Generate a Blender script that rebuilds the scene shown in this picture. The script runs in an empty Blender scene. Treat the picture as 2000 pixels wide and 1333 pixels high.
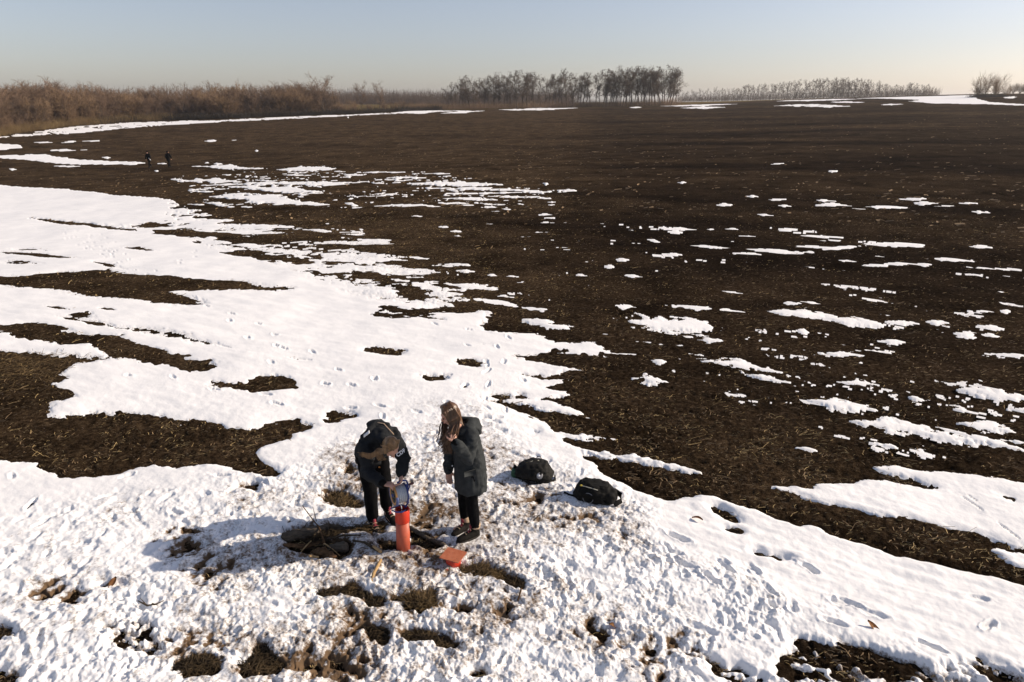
import bpy, bmesh, math, random
import numpy as np
from mathutils import Vector, Matrix, Quaternion

R = math.radians
scene = bpy.context.scene
C = scene.collection

# ---------------------------------------------------------------- camera
CAM_H = 4.61
PITCH = R(19.3)
FPX = 2000 * 24.0 / 36.0
cam_d = bpy.data.cameras.new('camera')
cam_d.lens = 24.0
cam_d.sensor_width = 36.0
cam_d.clip_start = 0.1
cam_d.clip_end = 20000
cam = bpy.data.objects.new('camera', cam_d)
cam.location = (0, 0, CAM_H)
cam.rotation_euler = (R(90) - PITCH, 0, 0)
C.objects.link(cam)
scene.camera = cam

# ---------------------------------------------------------------- sky and sun
SUN_AZ = R(81)          # from +Y (view direction) towards +X (right)
SUN_EL = R(27.5)
world = bpy.data.worlds.new('World')
scene.world = world
world.use_nodes = True
wn = world.node_tree
bg = wn.nodes['Background']
sky = wn.nodes.new('ShaderNodeTexSky')
sky.sky_type = 'NISHITA'
sky.sun_disc = False
sky.sun_elevation = SUN_EL
sky.sun_rotation = SUN_AZ
sky.altitude = 100
sky.air_density = 0.95
sky.dust_density = 1.0
sky.ozone_density = 1.4
tint = wn.nodes.new('ShaderNodeMix'); tint.data_type = 'RGBA'; tint.blend_type = 'MULTIPLY'
tint.inputs[0].default_value = 1.0
tint.inputs[7].default_value = (1.045, 0.96, 1.03, 1)      # white balance of the whole sky
wn.links.new(sky.outputs['Color'], tint.inputs[6])
pale = wn.nodes.new('ShaderNodeHueSaturation')          # thin winter haze pales the whole dome evenly
pale.inputs['Saturation'].default_value = 0.74
pale.inputs['Value'].default_value = 1.06
wn.links.new(tint.outputs[2], pale.inputs['Color'])
wn.links.new(pale.outputs[0], bg.inputs['Color'])
bg.inputs['Strength'].default_value = 0.098
sun_d = bpy.data.lights.new('sun', 'SUN')
sun_d.energy = 5.0
sun_d.angle = R(0.53)
sun_d.color = (1.0, 0.85, 0.68)
sun = bpy.data.objects.new('sun', sun_d)
to_sun = Vector((math.sin(SUN_AZ) * math.cos(SUN_EL), math.cos(SUN_AZ) * math.cos(SUN_EL), math.sin(SUN_EL)))
sun.rotation_euler = to_sun.to_track_quat('Z', 'Y').to_euler()
sun.location = (30, 5, 20)
C.objects.link(sun)
vs = scene.view_settings
vs.view_transform = 'Standard'
vs.look = 'None'
vs.gamma = 1.0
vs.use_curve_mapping = False
vs.exposure = 0.24

# ---------------------------------------------------------------- small helpers
def tag(o, label=None, cat=None, group=None, kind=None):
    if label: o['label'] = label
    if cat: o['category'] = cat
    if group: o['group'] = group
    if kind: o['kind'] = kind
    return o

def link(o, parent=None):
    C.objects.link(o)
    if parent is not None:
        o.parent = parent
    return o

def empty(name, loc=(0, 0, 0), rz=0.0):
    e = bpy.data.objects.new(name, None)
    e.empty_display_size = 0.1
    e.location = loc
    e.rotation_euler = (0, 0, rz)
    C.objects.link(e)
    return e

def np_mesh(name, verts, quads=None, tris=None, smooth=True):
    """mesh from numpy arrays"""
    me = bpy.data.meshes.new(name)
    verts = np.asarray(verts, dtype=np.float32)
    parts, starts = [], []
    tot = 0
    if quads is not None and len(quads):
        q = np.asarray(quads, dtype=np.int32)
        parts.append(q.ravel()); starts.append(np.arange(len(q), dtype=np.int32) * 4 + tot); tot += len(q) * 4
    if tris is not None and len(tris):
        t = np.asarray(tris, dtype=np.int32)
        parts.append(t.ravel()); starts.append(np.arange(len(t), dtype=np.int32) * 3 + tot); tot += len(t) * 3
    loops = np.concatenate(parts)
    st = np.concatenate(starts)
    me.vertices.add(len(verts))
    me.vertices.foreach_set('co', verts.ravel())
    me.loops.add(len(loops))
    me.loops.foreach_set('vertex_index', loops)
    me.polygons.add(len(st))
    me.polygons.foreach_set('loop_start', st)
    me.polygons.foreach_set('use_smooth', np.full(len(st), smooth, dtype=bool))
    me.update(calc_edges=True)
    me.validate()
    return me

def add_attr(me, name, vals):
    a = me.attributes.new(name, 'FLOAT', 'POINT')
    a.data.foreach_set('value', np.asarray(vals, dtype=np.float32))

# ---------------------------------------------------------------- numpy noise
def _hash(ix, iy, seed):
    h = (ix.astype(np.int64) * 374761393 + iy.astype(np.int64) * 668265263 + seed * 974711) & 0x7fffffff
    h = ((h ^ (h >> 13)) * 1274126177) & 0x7fffffff
    h = (h ^ (h >> 16)) & 0xffff
    return h.astype(np.float32) / 65535.0

def vnoise(x, y, seed=0):
    """gradient noise, about -1..1"""
    ix = np.floor(x); iy = np.floor(y)
    fx = (x - ix).astype(np.float32); fy = (y - iy).astype(np.float32)
    def g(jx, jy):
        a = _hash(ix + jx, iy + jy, seed) * np.float32(2 * math.pi)
        return np.cos(a) * (fx - jx) + np.sin(a) * (fy - jy)
    wx = fx * fx * fx * (fx * (fx * 6 - 15) + 10); wy = fy * fy * fy * (fy * (fy * 6 - 15) + 10)
    a, b, c, d = g(0, 0), g(1, 0), g(0, 1), g(1, 1)
    return ((a + (b - a) * wx) * (1 - wy) + (c + (d - c) * wx) * wy) * 1.75

def fbm(x, y, oct=4, seed=0, gain=0.5):
    s = 0; amp = 1.0; tot = 0
    for k in range(oct):
        ca, sa = math.cos(0.6 * k + .3), math.sin(0.6 * k + .3)
        s = s + amp * vnoise((x * ca - y * sa) * 2 ** k + 17.3 * k, (x * sa + y * ca) * 2 ** k - 9.1 * k, seed + k * 7)
        tot += amp; amp *= gain
    return s / tot

def sstep(a, b, x):
    t = np.clip((x - a) / (b - a), 0, 1)
    return t * t * (3 - 2 * t)

# ---------------------------------------------------------------- terrain shape
_AZ = [-75, -40, -28, -15, 0, 15, 25, 33, 75]
_RR = [0.1, 20, 40, 60, 80, 110, 150, 200, 280, 360, 500, 1000, 3000, 9000]
_T = {
    -75: [0, 0, -.8, -1.9, -2.7, -2.4, -1.0, .2, 1, 2, 3, 4, 4, 0],
    -40: [0, 0, -.8, -1.9, -2.7, -2.4, -1.0, .2, 1, 2, 3, 4, 4, 0],
    -28: [0, 0, -.7, -1.7, -2.4, -1.9, -.6, .8, 1.5, 2.5, 3, 4, 4, 0],
    -15: [0, 0, -.4, -1.0, -1.4, -.9, .7, 2.0, 2.8, 3, 3.5, 4, 4, 0],
    0: [0, 0, -.2, -.5, -.8, -.4, .9, 2.5, 3.0, 3.2, 3.5, 4, 4, 0],
    15: [0, 0, 0, 0, .1, .6, 1.7, 3.0, 4.2, 4.6, 4.6, 4.5, 4, 0],
    25: [0, 0, .1, .3, .5, 1.3, 2.6, 4.3, 6.0, 6.8, 6.5, 5, 4, 0],
    33: [0, 0, .2, .5, .8, 1.7, 3.2, 5.1, 7.2, 8.1, 7.6, 5, 4, 0],
    75: [0, 0, .2, .5, .8, 1.7, 3.2, 5.1, 7.2, 8.1, 7.6, 5, 4, 0]}
_gaz = np.linspace(R(-75), R(75), 151)
_glr = np.linspace(math.log(0.1), math.log(9000), 400)
def _mk():
    tab = np.array([_T[a] for a in _AZ], dtype=float)
    lr = np.log(np.array(_RR))
    t1 = np.array([np.interp(_glr, lr, row) for row in tab])
    t2 = np.array([np.interp(_gaz, [R(a) for a in _AZ], t1[:, j]) for j in range(len(_glr))]).T
    for ax, n in ((0, 9), (1, 9), (0, 9), (1, 9)):
        k = np.ones(n) / n
        pad = [(n // 2, n // 2) if i == ax else (0, 0) for i in range(2)]
        p = np.pad(t2, pad, mode='edge')
        t2 = np.apply_along_axis(lambda v: np.convolve(v, k, 'valid'), ax, p)
    return t2
_GT = _mk()
def hgt(x, y):
    x = np.asarray(x, dtype=float); y = np.asarray(y, dtype=float)
    az = np.clip(np.arctan2(x, y), _gaz[0], _gaz[-1] - 1e-6)
    lr = np.clip(0.5 * np.log(x * x + y * y + 1e-9), _glr[0], _glr[-1] - 1e-6)
    fu = (az - _gaz[0]) / (_gaz[1] - _gaz[0]); fv = (lr - _glr[0]) / (_glr[1] - _glr[0])
    iu = np.clip(fu.astype(int), 0, len(_gaz) - 2); iv = np.clip(fv.astype(int), 0, len(_glr) - 2)
    fu = fu - iu; fv = fv - iv
    return (_GT[iu, iv] * (1 - fu) * (1 - fv) + _GT[iu + 1, iv] * fu * (1 - fv)
            + _GT[iu, iv + 1] * (1 - fu) * fv + _GT[iu + 1, iv + 1] * fu * fv)

CP, SP = math.cos(PITCH), math.sin(PITCH)
def ray(px, py):
    a = (px - 1000) / FPX; b = (666.5 - py) / FPX
    return a, CP + b * SP, -SP + b * CP
_ts = np.exp(np.linspace(math.log(2.0), math.log(2500), 3000))
def at(px, py):
    """the place on the field that was surveyed at this picture point"""
    dx, dy, dz = ray(px, py)
    z = CAM_H + dz * _ts - hgt(dx * _ts, dy * _ts)
    i = np.argmax(z < 0)
    if z[i] >= 0:
        i = len(_ts) - 1
        t = _ts[i]
    else:
        t0, t1 = _ts[max(i - 1, 0)], _ts[i]
        z0, z1 = z[max(i - 1, 0)], z[i]
        t = t0 + (t1 - t0) * (z0 / (z0 - z1) if z0 != z1 else 0)
    return dx * t, dy * t
def at3(px, py, Y):
    """point at depth Y along a sight line"""
    dx, dy, dz = ray(px, py)
    t = Y / dy
    return Vector((dx * t, Y, CAM_H + dz * t))

# ---------------------------------------------------------------- survey grid (polar, finer near by)
rows = []
py = 1560.0
while py > 214:
    al = PITCH + math.atan((py - 666.5) / FPX)
    r_ = CAM_H / math.tan(al)
    if rows and r_ > rows[-1] * 1.0115:
        r_ = rows[-1] * 1.0115
        al = math.atan(CAM_H / r_)
        py = 666.5 + FPX * math.tan(al - PITCH)
    rows.append(r_)
    py -= 1.55
while rows[-1] < 420:
    rows.append(rows[-1] * 1.0115)
while rows[-1] < 2600:
    rows.append(rows[-1] * 1.07)
near_rows = list(np.linspace(0.4, rows[0] * .985, 40))
rows = np.array(near_rows + rows)
UD = R(47.5)
ud = np.arange(-UD, UD, 0.00122)
side = UD + np.cumsum(np.linspace(0.004, 0.05, 30))
cols = np.concatenate([-side[::-1], ud, side])
NU, NR = len(cols), len(rows)
LR = np.log(rows)
U, RRg = np.meshgrid(cols, rows, indexing='ij')
X = (RRg * np.sin(U)).astype(np.float64); Y = (RRg * np.cos(U)).astype(np.float64)
BASE = hgt(X, Y).astype(np.float32)
X = X.astype(np.float32); Y = Y.astype(np.float32); U = U.astype(np.float32); RRg = RRg.astype(np.float32)
CELL = np.gradient(rows)[None, :] + 0 * U          # radial size of a cell

def to_grid(px, py):
    x, y = at(px, py)
    return np.interp(math.atan2(x, y), cols, np.arange(NU)), np.interp(0.5 * math.log(x * x + y * y), LR, np.arange(NR))

def paint(arr, pts, val, tr=(0, 0, 1)):
    ox, oy, sc = tr
    full = []
    for a, b in zip(pts, pts[1:] + pts[:1]):
        n = 1 + int(max(abs(a[0] - b[0]), abs(a[1] - b[1])) * sc / 120)
        full += [(a[0] + (b[0] - a[0]) * k / n, a[1] + (b[1] - a[1]) * k / n) for k in range(n)]
    g = np.array([to_grid(ox + p[0] * sc, oy + p[1] * sc) for p in full])
    i0, i1 = int(max(0, g[:, 0].min())), int(min(NU - 1, g[:, 0].max() + 1))
    j0, j1 = int(max(0, g[:, 1].min())), int(min(NR - 1, g[:, 1].max() + 1))
    if i1 <= i0 or j1 <= j0: return
    ii = np.arange(i0, i1 + 1)[:, None]; jj = np.arange(j0, j1 + 1)[None, :]
    ins = np.zeros((i1 - i0 + 1, j1 - j0 + 1), bool)
    n = len(g)
    for k in range(n):
        a, b = g[k], g[(k + 1) % n]
        if a[1] == b[1]: continue
        c = (a[1] > jj) != (b[1] > jj)
        xi = (b[0] - a[0]) * (jj - a[1]) / (b[1] - a[1]) + a[0]
        ins ^= (c & (ii < xi))
    sub = arr[i0:i1 + 1, j0:j1 + 1]
    sub[ins] = val

def blur(a, n, m=None):
    m = n if m is None else m
    for ax, k in ((0, n), (1, m)):
        if k < 2: continue
        for _ in range(2):
            pad = [(k // 2 + 1, k - k // 2 - 1 + 0) if i == ax else (0, 0) for i in range(2)]
            c = np.cumsum(np.pad(a, pad, mode='edge'), axis=ax, dtype=np.float64)
            sl1 = [slice(None)] * 2; sl2 = [slice(None)] * 2
            sl1[ax] = slice(k, None); sl2[ax] = slice(0, -k)
            a = ((c[tuple(sl1)] - c[tuple(sl2)]) / k).astype(np.float32)
    return a

C6 = (0, 220, .35); C5 = (0, 550, .35); C7 = (700, 300, .36); C8 = (700, 560, .3); CR = (1300, 300, .45)
CB = (1500, 880, .34); CC = (1000, 960, .28); CD = (500, 1050, .28); CE = (0, 880, .34); CF = (640, 760, .2776)
CG = (1300, 120, .35); CM = (650, 120, .35)
I0 = (0, 0, 1)
SN = np.zeros((NU, NR), np.float32)
AREAS = [
 (1, I0, [(-700,330),(0,364),(130,371),(230,384),(300,386),(335,394),(345,405),(330,420),(350,440),(430,450),(420,462),(520,475),(510,490),(610,500),(700,512),(790,540),(830,555),(820,575),(870,590),(940,600),(960,618),(937,632),(940,650),(988,653),(1045,655),(1072,660),(1114,672),(1130,668),(1180,670),(1210,683),(1225,692),(1180,694),(1144,692),(1090,686),(1084,689),(1045,698),(1000,698),(1075,710),(1132,723),(1075,730),(1102,741),(1095,748),(1060,757),(1125,770),(1090,776),(1078,788),(1125,800),(1150,815),(1100,811),(1078,806),(1030,793),(960,784),(946,788),(1000,800),(1030,812),(1060,825),(1075,832),(1070,840),(1100,846),(1140,856),(1200,858),(1195,862),(1140,862),(1090,852),(1110,866),(1130,874),(1180,890),(1250,900),(1350,918),(1345,926),(1250,907),(1180,897),(1130,886),(1150,900),(1170,915),(1168,922),(1185,932),(1210,945),(1235,960),(1250,963),(1300,985),(1340,978),(1390,975),(1420,985),(1500,1010),(1560,1030),(1580,1022),(1620,1045),(1700,1065),(1750,1085),(1830,1100),(1900,1115),(1950,1125),(2000,1142),(2300,1230),(2900,1400),(2900,2200),(-900,2200),(-900,900)]),
 (.60, I0, [(330,392),(430,430),(650,488),(850,545),(960,600),(900,615),(700,585),(500,515),(300,455)]),
 (1, C8, [(760,85),(950,95),(1100,130),(1400,150),(1750,190),(1700,230),(1500,215),(1300,180),(1200,185),(1000,145),(800,110)]),
 (1, C8, [(980,35),(1150,45),(1300,60),(1600,85),(1450,95),(1560,140),(1420,135),(1300,110),(1240,70),(1000,50)]),
 (1, C8, [(1060,215),(1150,210),(1230,230),(1260,260),(1430,265),(1430,295),(1270,290),(1150,265),(1100,240)]),
 (.33, I0, [(330,345),(500,335),(800,332),(1000,360),(1120,375),(1050,410),(800,405),(600,412),(400,408)]),
 (.28, I0, [(440,425),(700,440),(880,520),(1000,570),(900,590),(850,548),(700,505),(560,478)]),
 (.20, I0, [(1000,560),(1300,600),(1900,700),(2100,900),(1700,900),(1500,800),(1250,740),(1200,700)]),
 (.165, I0, [(900,420),(1500,440),(2100,480),(2100,700),(1300,600),(1000,540)]),
 (0, C5, [(-1700,330),(0,390),(130,400),(230,410),(420,415),(560,440),(600,460),(400,460),(380,480),(400,510),(330,520),(380,540),(400,555),(260,570),(330,600),(410,640),(480,655),(280,680),(300,700),(280,760),(450,740),(520,725),(700,735),(900,745),(1000,790),(1060,770),(1210,790),(1330,830),(1420,825),(1480,800),(1640,765),(1750,800),(1755,830),(1620,860),(1620,890),(1470,935),(1420,980),(1440,1020),(1570,1090),(1480,1105),(1400,1080),(1200,1030),(1000,1045),(850,1025),(720,1045),(640,1075),(440,1100),(340,1085),(220,1040),(200,1010),(100,1010),(0,1000),(-1700,950)]),
 (0, C5, [(-900,220),(0,260),(160,245),(220,240),(340,265),(500,300),(700,315),(740,340),(850,380),(960,410),(1080,415),(1090,425),(980,435),(1100,440),(1220,450),(1230,490),(1110,505),(980,480),(960,460),(830,460),(740,430),(630,435),(500,370),(520,355),(340,375),(200,340),(60,310),(0,285),(-900,240)]),
 (0, C5, [(330,205),(420,180),(520,175),(490,200),(600,235),(700,260),(860,270),(960,290),(1100,330),(1250,350),(1240,370),(1130,365),(1000,330),(830,310),(640,265),(560,245),(430,225)]),
 (0, C5, [(1110,555),(1240,565),(1350,580),(1440,530),(1560,525),(1610,540),(1670,600),(1560,610),(1440,625),(1330,610),(1190,590)]),
 (0, C5, [(1780,735),(1880,720),(2000,730),(2000,760),(1880,790),(1800,790),(1830,760)]),
 (0, I0, [(-500,536),(0,540),(50,542),(130,531),(217,528),(245,538),(300,542),(390,549),(460,549),(520,560),(600,562),(560,571),(470,572),(395,569),(310,571),(400,590),(398,604),(300,596),(238,587),(160,581),(126,575),(80,567),(20,562),(0,556),(-500,545)]),
 (0, C6, [(190,600),(440,615),(720,640),(700,655),(450,640)]), (0, C6, [(740,628),(940,623),(960,640),(760,650)]),
 (0, C6, [(870,668),(1080,688),(1070,703),(920,690)]), (0, C6, [(690,753),(880,775),(870,785),(760,770)]),
 (.3, C6, [(60,762),(280,775),(270,785),(90,778)]), (.35, C6, [(0,785),(200,800),(430,815),(430,826),(200,815),(0,800)]), (.4, C6, [(0,815),(240,830),(250,855),(0,845)]),
 (.3, C6, [(530,835),(700,860),(700,875),(560,855)]), (.2, C6, [(1200,700),(1450,715),(1800,740),(2000,760),(2000,800),(1700,790),(1480,760)]),
 (.2, C6, [(1250,790),(1400,800),(1390,812),(1270,802)]), (.3, C6, [(1230,745),(1500,770),(1480,788),(1260,765)]),
 (0, C8, [(240,30),(330,15),(500,70),(390,105),(270,85)]), (0, C8, [(80,80),(180,75),(180,90),(100,95)]),
 (0, C8, [(130,145),(200,130),(330,165),(480,140),(600,140),(720,165),(790,185),(640,180),(500,170),(440,200),(300,190),(180,180)]),
 (.1, C8, [(280,190),(450,180),(570,215),(550,230),(420,215)]), (0, C8, [(80,185),(200,195),(340,212),(230,218)]),
 (0, C8, [(590,125),(740,110),(960,140),(900,160),(770,165),(620,140)]), (0, C8, [(800,240),(960,190),(1060,220),(1020,250),(960,265),(830,270),(960,310),(800,295)]),
 (0, C8, [(1040,260),(1180,260),(1260,300),(1190,310),(1040,300)]), (0, C8, [(1240,320),(1340,325),(1440,372),(1330,375),(1260,355)]),
 (0, C8, [(0,425),(90,400),(330,425),(250,445),(280,470),(140,450)]), (0, C8, [(610,510),(660,480),(830,510),(780,535),(690,530)]), (.2, C8, [(770,385),(860,385),(850,402)]),
 (0, C8, [(370,598),(450,585),(600,583),(640,610),(560,615),(480,630)]), (.25, C8, [(560,615),(720,622),(700,630)]),
 (0, C8, [(980,460),(1130,455),(1290,425),(1400,430),(1500,445),(1700,450),(2000,480),(2000,560),(1700,540),(1440,545),(1300,515),(1130,480)]),
 (0, C8, [(1050,565),(1200,580),(1340,600),(1250,605),(1110,590)]), (.2, C8, [(830,715),(950,700),(1010,745),(860,735)]), (0, C8, [(1000,700),(1110,705),(1120,740),(1040,735)]),
 (.1, C8, [(1130,740),(1340,710),(1430,700),(1300,735),(1150,750)]), (0, C8, [(1090,655),(1160,660),(1150,675)]),
 (0, C8, [(1100,930),(1180,935),(1170,960),(1120,950)]),
 (1, CB, [(0,208),(120,213),(270,233),(250,212),(330,190),(480,203),(540,180),(600,165),(720,185),(860,213),(960,225),(1050,240),(960,200),(840,158),(700,128),(530,92),(640,95),(760,88),(900,122),(960,118),(1200,148),(1471,190),(2600,350),(2600,850),(1471,545),(1400,548),(1250,487),(1050,447),(870,412),(700,387),(500,347),(300,307),(150,262)]),
 (1, CB, [(1250,545),(1330,560),(1471,590),(2600,900),(2600,1000),(1471,690),(1380,650),(1300,590)]),
 (.1, CB, [(1270,240),(1340,250),(1450,285),(1440,297),(1330,270)]),
 (.44, CB, [(50,1240),(170,1100),(560,1150),(940,1275),(1180,1190),(1300,1230),(1471,1300),(1600,1500),(0,1500)]),
 (.1, CB, [(170,1100),(270,1140),(270,1200),(170,1180)]), (.1, CB, [(330,1175),(440,1150),(560,1180),(700,1200),(940,1275),(850,1285),(820,1330),(560,1280),(400,1220)]),
 (.05, CB, [(50,1240),(160,1250),(160,1330),(40,1320)]), (.1, CB, [(1180,1250),(1280,1270),(1471,1330),(1471,1400),(1250,1320)]),
 (.05, CB, [(0,600),(100,610),(180,632),(60,635)]),
 (0, CC, [(1345,115),(1450,120),(1520,165),(1610,232),(1540,228),(1450,190)]), (.1, CC, [(1450,250),(1560,265),(1620,312),(1520,302)]), (.1, CC, [(1640,420),(1720,410),(1787,450),(1787,472),(1680,442)]), (.1, CC, [(1550,412),(1610,440),(1560,435)]),
 (.40, CC, [(1150,1130),(1250,1120),(1400,1180),(1500,1240),(1640,1260),(1787,1333),(1787,1450),(1500,1400),(1350,1200)]),
 (.0, CC, [(1400,1210),(1480,1230),(1510,1280),(1430,1260)]), (.0, CC, [(1520,1240),(1600,1230),(1630,1270),(1560,1265)]),
 (.1, CD, [(410,385),(560,362),(700,340),(760,390),(860,430),(930,500),(800,490),(700,420),(480,430)]), (.1, CD, [(1040,430),(1240,400),(1240,520),(1130,550),(1040,520)]),
 (.2, CD, [(1290,500),(1430,500),(1560,540),(1400,550)]), (.1, CD, [(780,640),(900,640),(940,720),(870,780),(790,720)]), (.05, CD, [(1020,660),(1130,660),(1300,700),(1440,770),(1350,800),(1150,740),(1000,730)]),
 (.05, CD, [(0,760),(80,750),(100,830),(180,890),(160,970),(0,990)]), (.1, CD, [(1480,960),(1600,940),(1620,990),(1500,1000)]), (.2, CD, [(1450,250),(1540,215),(1700,270),(1860,330),(1860,390),(1780,370),(1650,300),(1500,300)]),
 (.3, CD, [(300,470),(380,450),(410,490),(330,500)]), (.25, CD, [(940,430),(1020,420),(1030,460),(960,470)]), (.25, CD, [(690,640),(740,610),(780,640),(700,660)]),
 (.2, CD, [(840,60),(1000,20),(1080,60),(1100,100),(960,110),(860,110)]),
 (.05, CE, [(980,1260),(1050,1200),(1200,1190),(1270,1240),(1240,1310),(1060,1310)]), (.05, CE, [(1350,1240),(1430,1230),(1480,1120),(1540,1130),(1600,1230),(1600,1300),(1400,1320)]),
 (.1, CE, [(-80,1030),(90,1040),(80,1100),(-80,1110)]), (0, CE, [(-100,1270),(100,1290),(110,1350),(-100,1400)]), (.45, CE, [(560,1040),(800,980),(1000,1100),(900,1200),(700,1160)]),
 (.25, CE, [(1370,200),(1500,195),(1480,235),(1390,225)]),
 (.2, CF, [(-40,720),(130,740),(250,800),(240,850),(100,840),(-40,800)]), (.05, CF, [(0,960),(160,985),(340,960),(400,930),(400,1030),(230,1010),(160,1020),(40,1060),(0,1040)]),
 (.12, CF, [(0,1070),(180,1080),(170,1150),(60,1220),(-60,1200),(-260,1130),(-300,1000),(-100,960)]), (.1, CF, [(330,1060),(480,1080),(490,1160),(390,1150)]), (.2, CF, [(580,1000),(700,1040),(840,1120),(700,1140),(600,1100)]),
 (.35, CF, [(900,1280),(1100,1260),(1200,1333),(960,1333)]), (.3, CF, [(90,540),(190,560),(210,600),(130,610)]),
 # verges and far strips of snow
 (.66, I0, [(-300,330),(0,268),(130,250),(250,240),(430,235),(560,229),(700,224),(850,216),(930,217),(850,220),(700,227),(560,234),(430,240),(380,243),(250,252),(150,262),(60,268),(0,273),(-300,340)]),
 (1, I0, [(-100,280),(0,283),(40,285),(45,291),(0,295),(-100,297)]), (1, I0, [(-100,305),(0,306),(60,304),(90,302),(110,308),(160,314),(250,318),(290,320),(200,324),(120,322),(60,315),(0,310),(-100,310)]),
 (1, CG, [(1060,208),(1300,200),(1500,196),(1700,190),(1740,195),(1740,212),(1800,230),(2000,243),(2600,250),(2600,258),(2000,250),(1800,243),(1500,238),(1350,225),(1430,218),(1300,212)]),
 (1, CM, [(340,290),(400,280),(470,278),(560,285),(500,296)]),
 (1, CG, [(1890,200),(1930,196),(1960,200),(1940,210),(1900,210)]),
]
for val, tr, pts in AREAS:
    paint(SN, pts, val, tr)

STREAKS = [
 (CR, "460,47,515,43,6;700,78,748,78,9;52,128,90,128,6;213,221,295,222,6;340,185,405,186,4;450,200,530,201,5;655,205,735,206,6;650,224,798,227,13;490,228,545,229,5;870,232,1045,234,14;1020,198,1135,198,5;1065,216,1178,217,11;1160,231,1250,231,7;1275,219,1350,219,5;1320,255,1408,257,6;800,241,870,243,5;395,267,465,271,4;0,329,130,331,5;180,328,230,329,5;262,329,318,330,5;322,361,390,363,7;490,330,575,331,4;585,361,770,367,5;670,380,765,385,6;120,399,275,410,5;350,415,600,432,13;555,403,720,410,8;590,430,850,405,14;875,396,1115,400,14;300,434,440,440,6;835,446,1000,450,6;845,483,965,490,12;955,477,1060,481,8;1125,458,1330,468,5;1310,407,1412,411,6;1320,494,1555,505,6;745,462,830,466,5;1060,482,1180,485,4;243,595,335,608,7;400,627,440,630,6;480,652,590,660,10;585,649,680,658,6;1408,598,1488,606,10;455,690,720,712,30;700,720,930,745,30;930,700,980,707,9;965,733,1100,738,12;1130,730,1225,738,13;1310,688,1425,694,8;1450,685,1500,690,12;0,660,330,690,24;0,735,190,755,56;135,815,245,820,14;0,835,115,848,10;575,775,620,782,12;925,812,1040,820,18;1255,783,1340,790,10;1350,755,1460,765,7;1370,790,1450,796,9;1265,798,1340,802,6;665,868,880,882,20;820,855,990,870,10;1390,865,1620,885,16;180,905,490,945,24;370,960,530,988,14;130,878,165,881,6;745,990,925,1005,14;640,1072,900,1110,34;1280,1025,1500,1060,34;1450,1050,1620,1070,16;1060,1055,1120,1068,14;820,1165,1160,1200,44;1000,1195,1620,1300,34;1285,1165,1500,1210,46;1170,1185,1300,1215,10;885,1258,1000,1280,16;565,1275,660,1290,14;1255,1105,1330,1115,10;1490,1108,1600,1118,10;1450,1240,1620,1270,14"),
 (C7, "0,103,260,104,8;145,133,355,132,10;340,110,490,112,6;285,165,760,172,22;300,190,1000,205,10;75,162,150,166,10;380,245,860,257,9;100,282,440,290,14;480,218,900,215,9;840,205,1060,212,7;1080,200,1180,203,5;1000,163,1032,164,5;700,235,970,238,8;1030,264,1070,265,5;1030,277,1070,278,5;720,315,790,317,6;780,302,830,308,10;270,342,365,343,8;975,334,1050,336,5;980,375,1070,378,9;1110,376,1140,377,5;1015,352,1065,354,5;870,421,1050,428,9;480,420,570,423,7;435,398,485,401,6;520,446,565,450,7;0,396,50,397,6;0,412,35,413,8;1650,410,1830,415,9;1885,411,1944,413,8;1685,428,1750,430,5;1820,497,1944,503,7;1685,541,1755,545,8;1570,468,1640,480,5;1395,573,1470,578,9;1330,610,1390,612,10;1445,660,1535,668,12;460,600,620,604,10;530,636,635,642,8;700,658,755,663,8;805,667,875,671,10;860,702,925,695,9;420,710,740,735,22;0,575,260,580,12;270,560,385,568,7;750,768,840,775,10;1365,792,1410,797,9;1370,827,1515,835,18;1605,820,1944,845,22;1480,918,1850,950,50;1520,1025,1810,1060,14;1590,1125,1665,1132,14;1490,1220,1670,1240,34;1840,1018,1944,1022,12;1455,1093,1570,1102,9;1590,1135,1650,1140,8;1510,863,1580,890,7;1830,988,1870,990,6;1310,985,1360,990,9;1180,655,1240,665,7"),
 (C6, "950,373,1020,376,7;1020,378,1330,385,22;1110,408,1980,395,14;1300,420,1770,445,26;1060,440,1200,443,8;1210,470,1790,515,44;1040,512,1150,518,10;1140,500,1300,530,16;1090,300,1460,312,16;1560,318,1860,312,22;1590,350,1730,352,9;1185,285,1245,287,10;1140,283,1175,283,6;880,285,930,285,9;860,327,885,327,8;650,287,820,283,6;1460,381,1530,383,6;1920,505,2000,520,14;1660,462,1720,465,8;1600,404,1960,400,12;1145,160,1215,158,8;1290,155,1320,154,5;1420,214,1445,214,8;300,298,460,302,7;340,172,430,160,7;195,168,295,168,6;270,212,470,208,9;460,160,560,160,5;40,318,95,319,8;1340,630,1500,640,14;1330,660,1660,650,8;1680,650,1850,665,7;940,630,1250,640,20;1100,655,1400,672,14;570,250,620,253,5;1870,330,1930,333,6"),
 (I0, "1120,881,1352,924,13;1085,848,1205,861,8;1050,800,1152,817,7;1010,724,1135,722,8;1075,690,1228,693,8;1060,741,1108,742,6"),
 (CG, "0,250,370,240,7;100,260,320,257,10;620,250,890,242,8;790,252,1020,250,11;930,228,1100,230,7;1200,242,1320,240,4;640,222,1060,212,6"),
 (CM, "620,290,830,278,9;960,272,1340,263,11;1660,257,1720,257,5;80,313,92,313,6"),
]
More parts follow.
